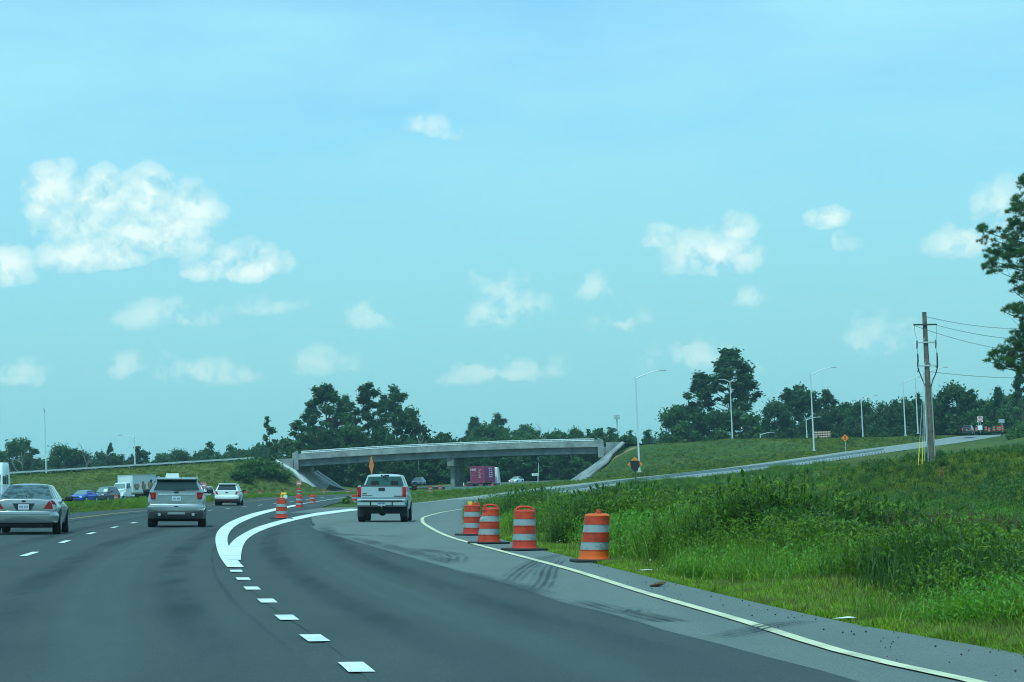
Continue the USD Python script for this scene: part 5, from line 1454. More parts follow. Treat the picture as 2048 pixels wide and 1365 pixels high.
def drum(pos, heading, label, top='handle', top_mat='drum_red', bot_mat='drum_red', mid_mat='drum_orange', up=PLANE_UP, tilt=0.0, dent=None, base=True, scale=1.0, base_turn=0.0, base_tilt=None, group='orange and white traffic barrels along the lanes'):
    z = np.array(up, float); z = z / np.linalg.norm(z)
    M = mtx(pos, heading, z, scale, scale * .87)
    p = thing('traffic_barrel', label, 'traffic barrel', M, group)
    lean = math.tan(tilt)

    def shape(m):
        v, f = np.array(m[0], float), m[1]
        v[:, 0] += v[:, 2] * lean
        if dent is not None:
            d = v - np.array(dent[0]); r = np.linalg.norm(d / np.array(dent[1]), axis=1); k = np.clip(1 - r, 0, 1)[:, None]
            v += np.array(dent[2]) * k * (1 + .3 * np.sin(v[:, :1] * 40))
        return v, f

    def ringband(z0, z1, r0, r1, proud=0.0):
        n = 8
        pr = [(0, z0)] + [(r0 + (r1 - r0) * t + proud, z0 + (z1 - z0) * t) for t in np.linspace(0, 1, n)] + [(0, z1)]
        return shape(lathe(pr, 36))

    R = lambda z: .268 - .045 * z
    if base:
        bm = xf(box((0, 0, .03), (.76, .76, .06), .02), rz=base_turn)
        part(p, 'rubber_base', bm, 'drum_rubber')
    bands = [(.06, .24, bot_mat), (.255, .42, 'drum_white'), (.435, .60, mid_mat), (.615, .78, 'drum_white'), (.795, .95, mid_mat)]
    part(p, 'foot_rim', ringband(.055, .10, .290, .280), bot_mat, smooth=40)
    for z0, z1, m in bands:
        part(p, 'stripe', ringband(z0, z1, R(z0), R(z1)), m, smooth=40)
    for z0 in (.24, .42, .60, .78):
        part(p, 'ridge', ringband(z0 - .002, z0 + .018, R(z0) + .006, R(z0) + .005), mid_mat, smooth=40)
    part(p, 'lid', shape(lathe([(0, .94), (R(.95), .94), (R(.95) + .004, .96), (R(.95) - .02, .985), (R(.95) - .06, 1.0), (0, 1.005)], 36)), top_mat, smooth=40)
    if top == 'handle':
        q = [(-.19, 0, .98), (-.15, 0, 1.05), (-.08, 0, 1.075), (.08, 0, 1.075), (.15, 0, 1.05), (.19, 0, .98)]
        part(p, 'handle', shape(xf(tube(q, [.03, .03, .028, .028, .03, .03], 8), rz=.15)), top_mat, smooth=40)
    elif top == 'knob':
        part(p, 'handle', shape(cat(box((.02, 0, 1.03), (.10, .10, .07), .02), box((.02, 0, 1.072), (.12, .06, .025), .01))), 'drum_orange')
    elif top == 'beacon':
        part(p, 'handle', shape(tube([(.02, 0, .98), (.05, 0, 1.05), (.17, 0, 1.05), (.2, 0, .98)], .03, 8)), top_mat, smooth=40)
        part(p, 'warning_lamp', cat(box((-.06, 0, 1.03), (.10, .07, .07), .02), tube([(-.06, -.05, 1.06), (-.06, .05, 1.06)], .065, 12)), 'lamp_yellow')
    elif top == 'lamps':
        part(p, 'torn_wrap', cat(*[box((a, b, 1.02 + c), (.22, .16, .02), .008) for a, b, c in ((-.12, -.08, .01), (.05, -.1, .04), (-.02, .05, .06), (-.15, .02, .05))]), 'drum_red')
        part(p, 'warning_lamp', cat(box((.0, 0, 1.16), (.09, .09, .22), .02), tube([(-.02, -.02, 1.28), (.20, .04, 1.28)], .075, 10), tube([(.2, -.05, 1.04), (.22, .0, 1.10)], .05, 8)), 'lamp_yellow')
        part(p, 'lamp_lens', tube([(.17, -.10, 1.14), (.17, -.04, 1.14)], .095, 16), 'tape_silver')
        part(p, 'lamp_cap', box((-.12, 0, 1.28), (.12, .10, .06), .02), 'drum_red')
    return p


pp = on_plane
drum(pp(1187, 1124.5), .2, 'amber topped barrel leaning to the right, nearest to the camera at the grass edge', 'knob', 'drum_amber', 'drum_amber', 'drum_orange', tilt=.075, base_turn=.35)
drum(pp(1049, 1101.5), .05, 'red handled upright barrel second nearest, at the grass edge', 'handle', base_turn=.6)
drum(pp(977.5, 1088), .1, 'dented barrel with a crushed torn rim, between two intact ones', 'handle', 'drum_red', 'drum_orange', 'drum_orange', tilt=.03, dent=((-.22, -.1, .90), (.26, .3, .22), (.10, .08, -.05)), base_turn=.7)
drum(pp(944.5, 1071.5), 0, 'barrel with a small yellow beacon on its lid, behind the dented one', 'beacon', base_turn=.5)
drum(pp(563, 1038.5), 0, 'barrel with yellow warning lamps and torn red wrap on top, in the painted gore', 'lamps', 'drum_red', 'drum_red', 'drum_orange', base_turn=.7)
drum(pp(598.5, 1016.5), 0, 'dull faded barrel right behind the one with warning lamps', 'handle', base_turn=.7)
drum(pp(625, 1012), 0, 'clean barrel furthest right of the three in the painted gore', 'handle', base_turn=.7)
drum(pp(709.5, 1010.5), 0, 'barrel in the grass tuft left of the white pickup', 'knob', 'drum_red', base_turn=.7)
drum(pp(718.5, 1010.2) + [.05, .9, 0], 0, 'barrel half hidden between its twin and the white pickup', 'knob', 'drum_red', base_turn=.7)
far_drums = [(492, 991, 300, 'far barrel at the road edge right of the white crossover'), (520.5, 993, 330, 'pale faded barrel standing against the left grass slope'), (598, 984.5, 270, 'distant barrel showing above the lid of the dull one'), (648.5, 991, 330, 'far barrel at the foot of the paved slope under the bridge'), (697, 988, 345, 'far barrel where the paved slope ends, beside the dark wood'), (232.5, 1009, 290, 'barrel in front of the box lorry front wheel'),
             (861.5, 990.5, 290, 'low barrel in the grass strip right of the white pickup'), (881, 987.5, 300, 'barrel in the grass strip below the bridge pier, left one'), (930, 981.5, 330, 'barrel in the grass right below the dark pickup'), (985, 977.5, 340, 'barrel in the grass below the magenta container')]
for px, py, D, lab in far_drums:
    c = at(px, py, D); g = float(gz(c[0], D))
    if abs(c[2] - g) < .8:
        c[2] = g - .02
    drum(c, 0, lab, 'knob', up=(0, 0, 1), base=True, scale=1.0)
for k, (px, py, lab) in enumerate(((1953, 863.5, 'far barrel just right of the black car'), (1972, 862, 'far barrel beside the white generator trailer'), (1978.5, 864.5, 'front barrel in the far row, third from the black car'), (1988, 862, 'far barrel under the left edge of the grey sign'), (1996, 861.5, 'far barrel next to the post of the grey sign'), (2000, 861.8, 'far barrel behind the grey sign post'), (2005, 860.5, 'last barrel of the far row, right of the grey sign post'))):
    drum(at(px, py, 465), 0, lab, 'knob', up=(0, 0, 1), base=False, scale=.95, group='far barrels at the top of the ramp')
# flattened orange thing on the ramp edge
c = pp(826, 1006.5)
q = thing('fallen_barrel_lid', 'flat orange scrap of a crushed barrel on the road right of the pickup', 'barrel scrap', mtx(c, .4, PLANE_UP))
part(q, 'scrap', cat(box((0, 0, .06), (.7, .5, .10), .04), box((.2, .1, .13), (.4, .3, .10), .03)), 'drum_orange')
part(q, 'pale_band', box((-.2, -.05, .115), (.28, .46, .03), .01), 'drum_white')

# ------------------------------------------------------------------ trees
leaf_mat('pine_needles', (.048, .100, .040), (.105, .180, .052), .38, .5, .25)
leaf_mat('oak_leaves', (.056, .118, .040), (.135, .210, .052), .42, .5, .28)
leaf_mat('pale_leaves', (.05, .10, .030), (.11, .16, .04), .3, .5, .25)
leaf_mat('near_needles', (.060, .140, .034), (.150, .240, .046), .25, .45, .1)
mat('bark', (.085, .065, .050), .9, var=.4, scale=4)
mat('pine_bark', (.13, .085, .060), .9, var=.4, scale=4)
mat('dead_wood', (.26, .235, .21), .85, var=.3, scale=3)


def leaf_cloud(c, n, size, g, flat=1.0):
    "n leaf faces scattered on centres c (m, 3) with radii in column 3"
    k = g.integers(0, len(c), n) if len(c[0]) == 4 else None
    w = c[:, 3] ** 2; k = g.choice(len(c), n, p=w / w.sum())
    d = g.normal(size=(n, 3)); d /= np.linalg.norm(d, axis=1, keepdims=True)
    r = c[k, 3] * np.minimum(np.abs(g.normal(.62, .42, n)), 1.75)
    p = c[k, :3] + d * r[:, None] * np.array([1, 1, flat])
    a = g.normal(size=(n, 3)); a[:, 2] *= .7; a /= np.linalg.norm(a, axis=1, keepdims=True)
    b = np.cross(a, d + g.normal(size=(n, 3)) * .6); b /= np.linalg.norm(b, axis=1, keepdims=True) + 1e-9
    s = size * g.uniform(.6, 1.35, n)[:, None]
    v = np.stack([p - a * s, p + b * s * .55, p + a * s, p - b * s * .55], 1).reshape(-1, 3)
    i = np.arange(n)[:, None] * 4
    return v, tri(i + np.array([[0, 1, 2, 3]]))


def limb_tree(g, H, trunk_r, clumps, bark, lean=.02):
    "trunk and limbs reaching the foliage clumps"
    t = np.linspace(0, 1, 9); bend = np.cumsum(g.normal(0, lean * H / 9, (9, 2)), 0)
    tr = np.column_stack([bend, t * H * .97])
    ms = [tube(tr, trunk_r * (1 - .85 * t), 8)]
    for x, y, z, r in clumps:
        h = max(.12 * H, z - r * .4 - math.hypot(x, y) * .55)
        b = np.array([np.interp(h, tr[:, 2], tr[:, 0]), np.interp(h, tr[:, 2], tr[:, 1]), h])
        e = np.array([x, y, z]); m = (b + e) / 2 + [0, 0, -.06 * np.linalg.norm(e - b)]
        ms.append(tube([b, m, e], [trunk_r * .30, trunk_r * .2, trunk_r * .07], 5))
    return cat(*ms)


def make_pine(seed, H=22, top=.52, spread=3.6, n=4200, flatness=.55, side=0.0):
    g = np.random.default_rng(seed); cl = []
    k = 40
    for i in range(k):
        f = top + (1 - top) * (i / (k - 1)) ** .85
        reach = spread * (math.sin(min(1, (1.02 - f) / (1 - top) * 1.25) * math.pi / 2) * .85 + .15) * g.uniform(.35, 1.1)
        a = g.uniform(0, 6.283)
        cl.append((reach * math.cos(a) + side * (1 - f), reach * math.sin(a) * .9, f * H + g.normal(0, .02 * H), g.uniform(.035, .095) * H * .55))
    cl = np.array(cl)
    return limb_tree(g, H, H * .0125, cl, None), leaf_cloud(cl, int(n * 1.5), .30, g, flatness)


def make_oak(seed, H=14, spread=4.5, low=.22, n=7000, nc=46, size=.34):
    g = np.random.default_rng(seed); cl = []
    for i in range(nc):
        f = low + (1 - low) * g.uniform(0, 1) ** .8
        prof = math.sin(min(1.0, (1.04 - f) / (1 - low) * 1.1 + .05) ** .75 * math.pi * .62) 
        a = g.uniform(0, 6.283); rr = spread * max(.15, prof) * g.uniform(.2, 1.0) ** .6
        cl.append((rr * math.cos(a), rr * math.sin(a), f * H, g.uniform(.045, .12) * H))
    cl = np.array(cl)
    return limb_tree(g, H * .92, H * .016, cl[:14], None), leaf_cloud(cl, n, size, g, .8)


def make_slim(seed, H=14, n=1500):
    g = np.random.default_rng(seed); cl = []
    for i in range(22):
        f = .25 + .72 * i / 21; a = g.uniform(0, 6.283); rr = 1.5 * (1.1 - f) * g.uniform(.4, 1.3) + .2
        cl.append((rr * math.cos(a), rr * math.sin(a), f * H, g.uniform(.025, .05) * H))
    cl = np.array(cl)
    return limb_tree(g, H, H * .010, cl, None), leaf_cloud(cl, n, .30, g, .8)


def make_snag(seed, H=9):
    g = np.random.default_rng(seed); ms = []
    def grow(p, d, L, r, lev):
        e = p + d * L; m = (p + e) / 2 + g.normal(0, .04 * L, 3)
        ms.append(tube([p, m, e], [r, r * .75, r * .45], 5))
        if lev < 3:
            for _ in range(3 if lev else 5):
                t = g.uniform(.45, 1); q = p + d * L * t
                nd = d + g.normal(0, .55, 3); nd[2] = abs(nd[2]) * .8 + .25; nd /= np.linalg.norm(nd)
                grow(q, nd, L * g.uniform(.32, .52), r * .45, lev + 1)
    grow(np.zeros(3), np.array([0.03, 0, 1.0]), H * .7, H * .014, 0)
    return cat(*ms)


MODELS = {}
def model(kind):
    if kind in MODELS:
        return MODELS[kind]
    k, i = kind[:-1], int(kind[-1])
    if k == 'pine':
        m = make_pine(100 + i, 22, (.55, .40, .62, .35)[i % 4], (3.9, 4.4, 3.4, 3.8)[i % 4], (4600, 6400, 4000, 6000)[i % 4], .8); r = (22, 'pine_tree', 'pine_bark', 'pine_needles')
    elif k == 'oak':
        m = make_oak(200 + i, 14, (4.6, 5.2, 3.8, 5.6)[i % 4], (.20, .12, .25, .06)[i % 4]); r = (14, 'leafy_tree', 'bark', 'oak_leaves')
    elif k == 'pale':
        m = make_oak(300 + i, 10, 3.6, .08, 3200, 26, .32); r = (10, 'pale_tree', 'bark', 'pale_leaves')
    elif k == 'slim':
        m = make_slim(400 + i); r = (14, 'slim_tree', 'bark', 'oak_leaves')
    else:
        m = (make_snag(500 + i), None); r = (9, 'dead_tree', 'dead_wood', None)
    MODELS[kind] = [m, r, None]
    return MODELS[kind]


def tree(kind, px, top, D, label, wide=1.0, turn=None, group='trees around the interchange', base=None):
    "a tree whose top shows at (px, top), D metres ahead"
    m = model(kind); (trunk, crown), (H0, name, bark, leaf) = m[0], m[1]
    x, y, zt = at(px, top, D)
    z0 = (float(np.nan_to_num(gz(x, D), nan=2.5)) if D < 880 else 2.8) - .15 if base is None else base
    s = (zt - z0) / H0
    M = mtx((x, D, z0), turn if turn is not None else (px * .37) % 6.28, (0, 0, 1), s * wide, s)
    if m[2] is None:
        p = thing(name, label, 'tree', M, group)
        part(p, 'trunk', trunk, bark)
        if crown is not None:
            part(p, 'crown', crown, leaf)
        m[2] = p
    else:
        p = copy_of(m[2], M, label, 'tree', group)
    return p


T = [
    # behind the left part of the bridge
    ('slim0', 537, 832, 545, 'thin sparse tree standing alone above the left end of the bridge', 1.0),
    ('slim1', 597, 838, 560, 'airy tree just left of the tall broad one behind the bridge', 1.5),
    ('pale0', 560, 880, 540, 'bushy low tree at the foot of the thin sparse tree', 1.0),
    ('pine0', 652, 778, 560, 'tall broad pine behind the left end of the bridge, leftmost of the high group', 1.35),
    ('pine1', 625, 815, 575, 'pine filling the left shoulder of the broad tall pine', 1.0),
    ('pine2', 690, 800, 575, 'narrow pine between the two highest crowns behind the bridge', 1.0),
    ('pine3', 735, 772, 560, 'highest dense pine in the group behind the bridge', 1.05),
    ('pine1', 765, 800, 570, 'pine pressed against the right side of the highest one', .9),
    ('pine2', 790, 781, 565, 'tall pine with rounded top right of the highest one', 1.0),
    ('oak0', 820, 828, 560, 'leafy tree at the right end of the high group', .75),
    ('oak1', 700, 850, 555, 'leafy tree filling the gap low between the high pines', .9),
    ('oak2', 655, 865, 552, 'leafy tree low under the broad pine by the bridge rail', .9),
    ('oak3', 770, 858, 550, 'leafy tree low in the middle behind the bridge rail', .9),
    ('snag0', 835, 842, 552, 'bare grey branches at the right edge of the high group', .9),
    ('pale1', 605, 872, 548, 'pale bush-like tree behind the left bridge post', .9),
    # beyond the middle and right of the bridge
    ('pine0', 947, 840, 720, 'pine with a flat crown beyond the middle of the bridge', 1.0),
    ('pine2', 995, 834, 720, 'pine right of the flat crowned one beyond the bridge', 1.15),
    ('oak0', 970, 856, 700, 'leafy tree between the two far pines beyond the bridge', 1.2),
    ('oak1', 1020, 862, 710, 'leafy tree to the right of the far pines beyond the bridge', 1.0),
    ('oak2', 1052, 856, 730, 'small dark tree in the gap beyond the right bridge span', .9),
    ('snag1', 1087, 854, 700, 'bare dead tree above the right half of the bridge', .8),
    ('oak3', 1075, 866, 740, 'low leafy tree under the dead one above the bridge', .9),
    ('oak0', 1150, 864, 730, 'round topped dark tree above the right bridge span', .8),
    ('slim0', 1173, 858, 720, 'small scraggy tree right of the round dark one', 1.2),
    ('oak2', 1195, 864, 735, 'low tree behind the right end of the bridge rail', .9),
    ('slim1', 1221, 853, 720, 'twisted small tree just left of the distant tower', 1.3),
    ('oak1', 1240, 872, 720, 'low tree at the foot of the distant tower', .9),
    ('slim0', 1263, 860, 700, 'thin tree left of the light pole at the slope', 1.2),
    ('slim1', 1296, 858, 690, 'crooked thin tree right of the light pole at the slope', 1.2),
    ('snag1', 1308, 862, 690, 'bare twigs right of the crooked thin tree', .6),
    # the island of trees on the right embankment
    ('oak2', 1347, 821, 575, 'round dark tree standing left of the tallest pine group', .85),
    ('pine1', 1395, 757, 580, 'pine with level branches left of the tallest pine', 1.25),
    ('pine0', 1456, 709, 575, 'tallest pine with a broad heavy crown right of centre', 1.35),
    ('pine3', 1484, 762, 582, 'pine with a long branch hanging right of the tallest one', 1.0),
    ('oak1', 1408, 822, 565, 'leafy tree under the level branched pine', .85),
    ('oak3', 1450, 826, 560, 'wide leafy tree at the foot of the tallest pine', .9),
    ('pale0', 1485, 822, 556, 'paler leafy tree right below the tallest pine', 1.1),
    ('pale1', 1378, 850, 560, 'pale bush between the round tree and the pines', 1.0),
    # the wood on the right
    ('oak0', 1548, 812, 610, 'leafy tree at the left edge of the right wood', .8),
    ('pine3', 1574, 782, 620, 'pine first in line at the left of the right wood', 1.0),
    ('oak1', 1600, 779, 630, 'broad leafy tree behind the barricade light pole', 1.0),
    ('pine1', 1652, 788, 625, 'domed pine right of the barricade light pole', 1.05),
    ('oak3', 1630, 825, 600, 'lower leafy tree behind the striped barricade', .9),
    ('oak2', 1685, 814, 620, 'dark tree right of the domed pine', .9),
    ('oak0', 1725, 812, 610, 'dark tree behind the short light pole', .9),
    ('oak3', 1762, 811, 600, 'dense tree midway between short pole and utility pole', .85),
    ('oak1', 1800, 806, 590, 'dense tree behind the light pole left of the utility pole', .8),
    ('pine2', 1836, 794, 580, 'narrow pine just left of the utility pole', .8),
    ('oak2', 1868, 806, 570, 'dark tree directly right of the utility pole', .8),
    ('oak0', 1905, 779, 565, 'large rounded dark tree above the black car', .95),
    ('pine3', 1942, 783, 560, 'feathery pine above the far barrels', .7),
    ('slim1', 1965, 800, 560, 'thin airy tree above the do-not-enter panel', 1.4),
    ('oak3', 1960, 822, 550, 'dark leafy tree behind the do-not-enter panel', .8),
    ('pine1', 1998, 782, 560, 'pine above the grey back of the road sign', .9),
    ('oak1', 2020, 815, 540, 'leafy tree low at the right behind the grey sign', .8),
    ('pine3', 2040, 745, 520, 'tall pine at the right picture edge behind the near pine', .75),
    # left of the bridge
    ('oak2', 36, 884, 700, 'domed leafy tree at the far left edge', .85),
    ('snag0', 44, 862, 690, 'bare dead tree sticking out above the far left trees', 1.0),
    ('slim0', 60, 880, 690, 'thin tree between the dead one and the far left pole', 1.6),
    ('oak0', 120, 898, 720, 'leafy tree just right of the tall left light pole', .9),
    ('slim1', 135, 896, 700, 'thin tree right of the tall left light pole', 1.6),
    ('oak1', 155, 902, 710, 'low broad tree second right of the tall left light pole', .9),
    ('snag1', 170, 891, 700, 'bare thin trunk among the low trees at the left', .8),
    ('pine1', 220, 892, 720, 'leaning pine above the oncoming cars', .55),
    ('oak3', 243, 913, 700, 'round low tree left of the arm light pole', .9),
    ('slim0', 279, 892, 700, 'small tree right behind the arm light pole', 1.8),
    ('oak2', 322, 912, 720, 'low dark tree above the silver sport utility', .9),
    ('oak0', 357, 906, 720, 'low tree in the middle of the left skyline', .9),
    ('slim1', 418, 882, 700, 'small upright tree standing out on the left skyline', 1.2),
    ('snag0', 445, 896, 690, 'small bare tree right of the upright one on the left skyline', .6),
    ('oak1', 440, 908, 720, 'low bush-like tree under the small bare tree', .9),
    ('oak3', 492, 903, 700, 'low spreading tree left of the thin sparse tree', .9),
]
for kind, px, top, D, lab, w in T:
    tree(kind, px, top, D, lab, w)


def scatter(name, protos, pos, scale, label, cat_, rot=None, squash=None, tiltr=0.0, pick=None):
    "one object of many instances; protos: list of lists of (part name, mesh, material)"
    p = f'/World/{name}'
    pi = UsdGeom.PointInstancer.Define(stage, numbered('/World', name))
    p = str(pi.GetPath())
    rel = pi.CreatePrototypesRel()
    for k, ms in enumerate(protos):
        q = numbered(p, ms[0][0]); UsdGeom.Xform.Define(stage, q)
        for nm, m, mt in ms:
            usdkit.mesh(stage, numbered(q, nm), m, LOOK(mt))
        rel.AddTarget(q)
    n = len(pos)
    idx = rng.integers(0, len(protos), n) if pick is None else np.clip((np.clip(pick + rng.normal(0, .13, n), 0, .999) * len(protos)).astype(int), 0, len(protos) - 1)
    pi.CreateProtoIndicesAttr(Vt.IntArray.FromNumpy(idx.astype(np.int32)))
    pi.CreatePositionsAttr(Vt.Vec3fArray.FromNumpy(np.asarray(pos, np.float32)))
    a = rng.uniform(0, 2 * np.pi, n) if rot is None else rot
    tx, ty = rng.normal(0, tiltr, n), rng.normal(0, tiltr, n)
    q = np.column_stack([np.cos(a / 2), tx, ty, np.sin(a / 2)]); q /= np.linalg.norm(q, axis=1, keepdims=True)
    pi.CreateOrientationsAttr(Vt.QuathArray([Gf.Quath(float(w), float(x), float(y), float(z)) for w, x, y, z in q]))
    s = np.asarray(scale, float)
    s3 = np.column_stack([s, s, s if squash is None else s * squash])
    pi.CreateScalesAttr(Vt.Vec3fArray.FromNumpy(s3.astype(np.float32)))
    meta(p, label, cat_, None, 'stuff')
    return p


# the dark wood seen through the bridge, and the low woods along the skyline: masses
woods = []
for k, D in enumerate((560, 590, 625, 660)):
    for px in np.arange(590, 1260, 15):
        q = px + rng.uniform(-7, 7); woods.append((q, D + rng.uniform(-10, 10), rng.uniform(.75, 1.15) * (.80 + .1 * k)))
for D, step in ((860, 14), (930, 14)):
    for px in np.arange(-150, 1420, step):
        woods.append((px + rng.uniform(-6, 6), D + rng.uniform(-20, 20), rng.uniform(.75, 1.15) * (1.12 if px > 560 else 1.30)))
for D in (640, 680):
    for px in np.arange(1500, 2300, 16):
        woods.append((px + rng.uniform(-6, 6), D + rng.uniform(-10, 10), rng.uniform(.95, 1.15) * (1.1 + (px - 1500) * .0005)))
wp = []
for px, D, s in woods:
    x = (px - CX) / FPX * D
    wp.append((x, D, (float(gz(x, D)) if D < 715 else 2.8) - .3, s))
wp = np.array(wp)
protos = []
for k in range(4):
    t_, c_ = make_oak(700 + k, 11, 4.2, .02, 3600, 34, .40)
    protos.append([('wood_tree', t_, 'bark'), ('wood_crown', c_, 'oak_leaves')])
scatter('distant_wood', protos, wp[:, :3], wp[:, 3], 'continuous dark wood behind the bridge openings and along the skyline', 'wood', squash=rng.uniform(.8, 1.15, len(wp)))

# ---- the near pine at the right picture edge
g = np.random.default_rng(9)
PD = 215.0
def pine_tufts(c, n_t, g, size=.42, needles=22):
    k = g.integers(0, len(c), n_t)
    d = g.normal(size=(n_t, 3)); d /= np.linalg.norm(d, axis=1, keepdims=True); d[:, 2] = np.abs(d[:, 2]) * .8 + d[:, 2] * .2
    p = c[k, :3] + d * (c[k, 3] * g.uniform(.3, 1, n_t))[:, None] * np.array([1, 1, .9])
    ax = d + [0, 0, .45]; ax /= np.linalg.norm(ax, axis=1, keepdims=True)
    P_ = np.repeat(p, needles, 0); A = np.repeat(ax, needles, 0)
    nd = A * .55 + g.normal(size=P_.shape) * .62; nd /= np.linalg.norm(nd, axis=1, keepdims=True)
    L = size * g.uniform(.45, 1.2, len(P_))[:, None]
    s = np.cross(nd, g.normal(size=P_.shape)); s /= np.linalg.norm(s, axis=1, keepdims=True); s *= .017
    v = np.stack([P_ - s, P_ + s, P_ + nd * L], 1).reshape(-1, 3)
    return v, np.arange(len(v)).reshape(-1, 3)


zb = float(gz((2062 - CX) / FPX * PD, PD)) - .2
root = at(2060, 870, PD); root[2] = zb
p = thing('tall_pine', 'near tall pine with clumped needles cut off at the right picture edge', 'tree')
tk = [root, at(2058, 700, PD), at(2062, 560, PD), at(2066, 430, PD), at(2064, 345, PD)]
part(p, 'trunk', tube(tk, [.30, .24, .18, .11, .04], 12), 'pine_bark', smooth=40)
cl = []
br_ = []
BR = [(2052, 372, 0, .55, 1.0), (2040, 415, -1, .6, 1.0), (2052, 440, 1, .6, 1.0), (1966, 462, 0, .50, 2.3), (1985, 480, .5, .62, 2), (2010, 470, -.6, .70, 1.6), (2030, 500, .6, .75, 1.2), (1985, 520, -.4, .55, 2), (2000, 545, .3, .55, 1.6), (2022, 525, 0, .7, 1.2), (2045, 540, -.8, .7, 1), (2040, 575, .5, .45, 1), (2030, 585, 0, .35, 1),
      (2000, 620, .3, .22, 1.6), (2035, 620, 0, .5, 1.2), (2050, 650, .5, .65, 1), (2030, 680, -.5, .6, 1.3), (1985, 716, .2, .55, 2.2), (2005, 705, .6, .62, 1.8), (2025, 700, -.3, .75, 1.3), (2010, 730, .3, .50, 1.6), (2040, 715, 1, .8, 1), (1975, 722, .5, .32, 2.2), (2030, 742, 0, .4, 1.2),
      (2080, 400, 0, .9, 1), (2110, 450, 1, .9, 2), (2100, 520, -1, .9, 1.5), (2120, 580, 0, .8, 2), (2090, 640, 1, .9, 1), (2130, 700, 0, .9, 2), (2075, 480, -1.2, .9, 1), (2080, 600, 1.2, .8, 1)]
for px, py, dd, r, _ in BR:
    c = at(px, py, PD + dd * 2)
    tz = float(np.clip(c[2] - .5 - .25 * abs(c[0] - tk[1][0]), zb + 4, tk[-1][2] - .3))
    q = np.array(sorted(tk, key=lambda a: a[2])); b = np.array([np.interp(tz, q[:, 2], q[:, 0]), np.interp(tz, q[:, 2], q[:, 1]), tz])
    m = b * .45 + c * .55 + [0, 0, -.15]
    br_.append(tube([b, m, c], [.07, .045, .02], 6))
    for t in (.45, .7, 1.0):
        e = b + (c - b) * t
        if np.linalg.norm(e - b) > .5 or t == 1:
            cl.append((*(e + g.normal(0, .15, 3)), r * (.8 + .4 * t)))
            f_ = e + g.normal(0, r * .55, 3); br_.append(tube([e, f_], [.02, .01], 4)); cl.append((*f_, r * .85))
for b in br_:
    part(p, 'branch', b, 'pine_bark')
lobes = [Polygon([(1953, 455), (1975, 450), (1995, 455), (2010, 445), (2025, 410), (2038, 362), (2060, 345), (2110, 420), (2110, 600), (2035, 597), (2020, 575), (2030, 552), (2010, 536), (1978, 560), (1966, 540), (1972, 505), (1953, 478)]),
         Polygon([(1990, 618), (2015, 610), (2040, 602), (2110, 600), (2110, 765), (2045, 752), (2025, 736), (2005, 747), (1985, 732), (1963, 716), (1985, 703), (2010, 690), (2022, 668), (2034, 640)])]
limb_pts = np.array([c[:3] for c in cl])
cl = []
twigs = []
for L_, n_ in zip(lobes, (330, 290)):
    x0, y0, x1, y1 = L_.bounds; k = 0
    while k < n_:
        px, py = g.uniform(x0, x1), g.uniform(y0, y1)
        if not L_.contains(Point(px, py)):
            continue
        k += 1
        c = at(px, py, PD + g.normal(0, 1.5)); j = np.argmin(np.linalg.norm(limb_pts - c, axis=1))
        twigs.append(tube([limb_pts[j], (limb_pts[j] + c) / 2 - [0, 0, .08], c], [.022, .014, .007], 4))
        cl.append((*c, g.uniform(.22, .42)))
part(p, 'twigs', cat(*twigs), 'pine_bark')
cl = np.array(cl)
part(p, 'needles', pine_tufts(cl, 6200, g, .36, 18), 'near_needles')

# ------------------------------------------------------------------ grass, weeds, cattails, shrubs
leaf_mat('grass_bright', (.27, .38, .03), (.55, .57, .06), .4, .6, .2)
leaf_mat('grass_tall', (.14, .23, .026), (.31, .38, .050), .42, .6, .25)
leaf_mat('grass_dry', (.16, .15, .045), (.30, .25, .10), .3, .7, .2)
leaf_mat('weed_dark', (.062, .130, .028), (.155, .235, .040), .38, .6, .22)
leaf_mat('shrub_light', (.13, .30, .03), (.25, .42, .045), .42, .5, .12)
leaf_mat('slope_grass', (.17, .20, .028), (.35, .32, .050), .4, .7, .25)
leaf_mat('reed_dry', (.11, .085, .035), (.26, .19, .08), .25, .7, .2)
mat('cattail_brown', (.12, .075, .030), .9)
mat('flower_white', (.75, .78, .72), .7)


def blades(g, n, h, rad, w=.012, bend=.35, lean=.25):
    b = np.column_stack([g.normal(0, rad * .5, (n, 2)), np.zeros(n)])
    a = g.uniform(0, 6.283, n); d = np.column_stack([np.cos(a), np.sin(a), np.zeros(n)]); s = np.column_stack([-d[:, 1], d[:, 0], d[:, 2]])
    H = h * g.uniform(.45, 1.15, n)[:, None]; L = g.uniform(0, lean, n)[:, None]; B = g.uniform(.2, 1, n)[:, None] * bend
    up = np.array([0, 0, 1.0])
    m = b + d * H * L * .5 + up * H * .55; t = b + d * H * (L + B) + up * H * (1 - .35 * B)
    ww = w * g.uniform(.6, 1.4, n)[:, None]
    v = np.stack([b - s * ww, b + s * ww, m + s * ww * .8, m - s * ww * .8, t], 1).reshape(-1, 3)
    i = np.arange(n)[:, None] * 5
    f = np.concatenate([i + [[0, 1, 2]], i + [[0, 2, 3]], i + [[3, 2, 4]]])
    return v, f


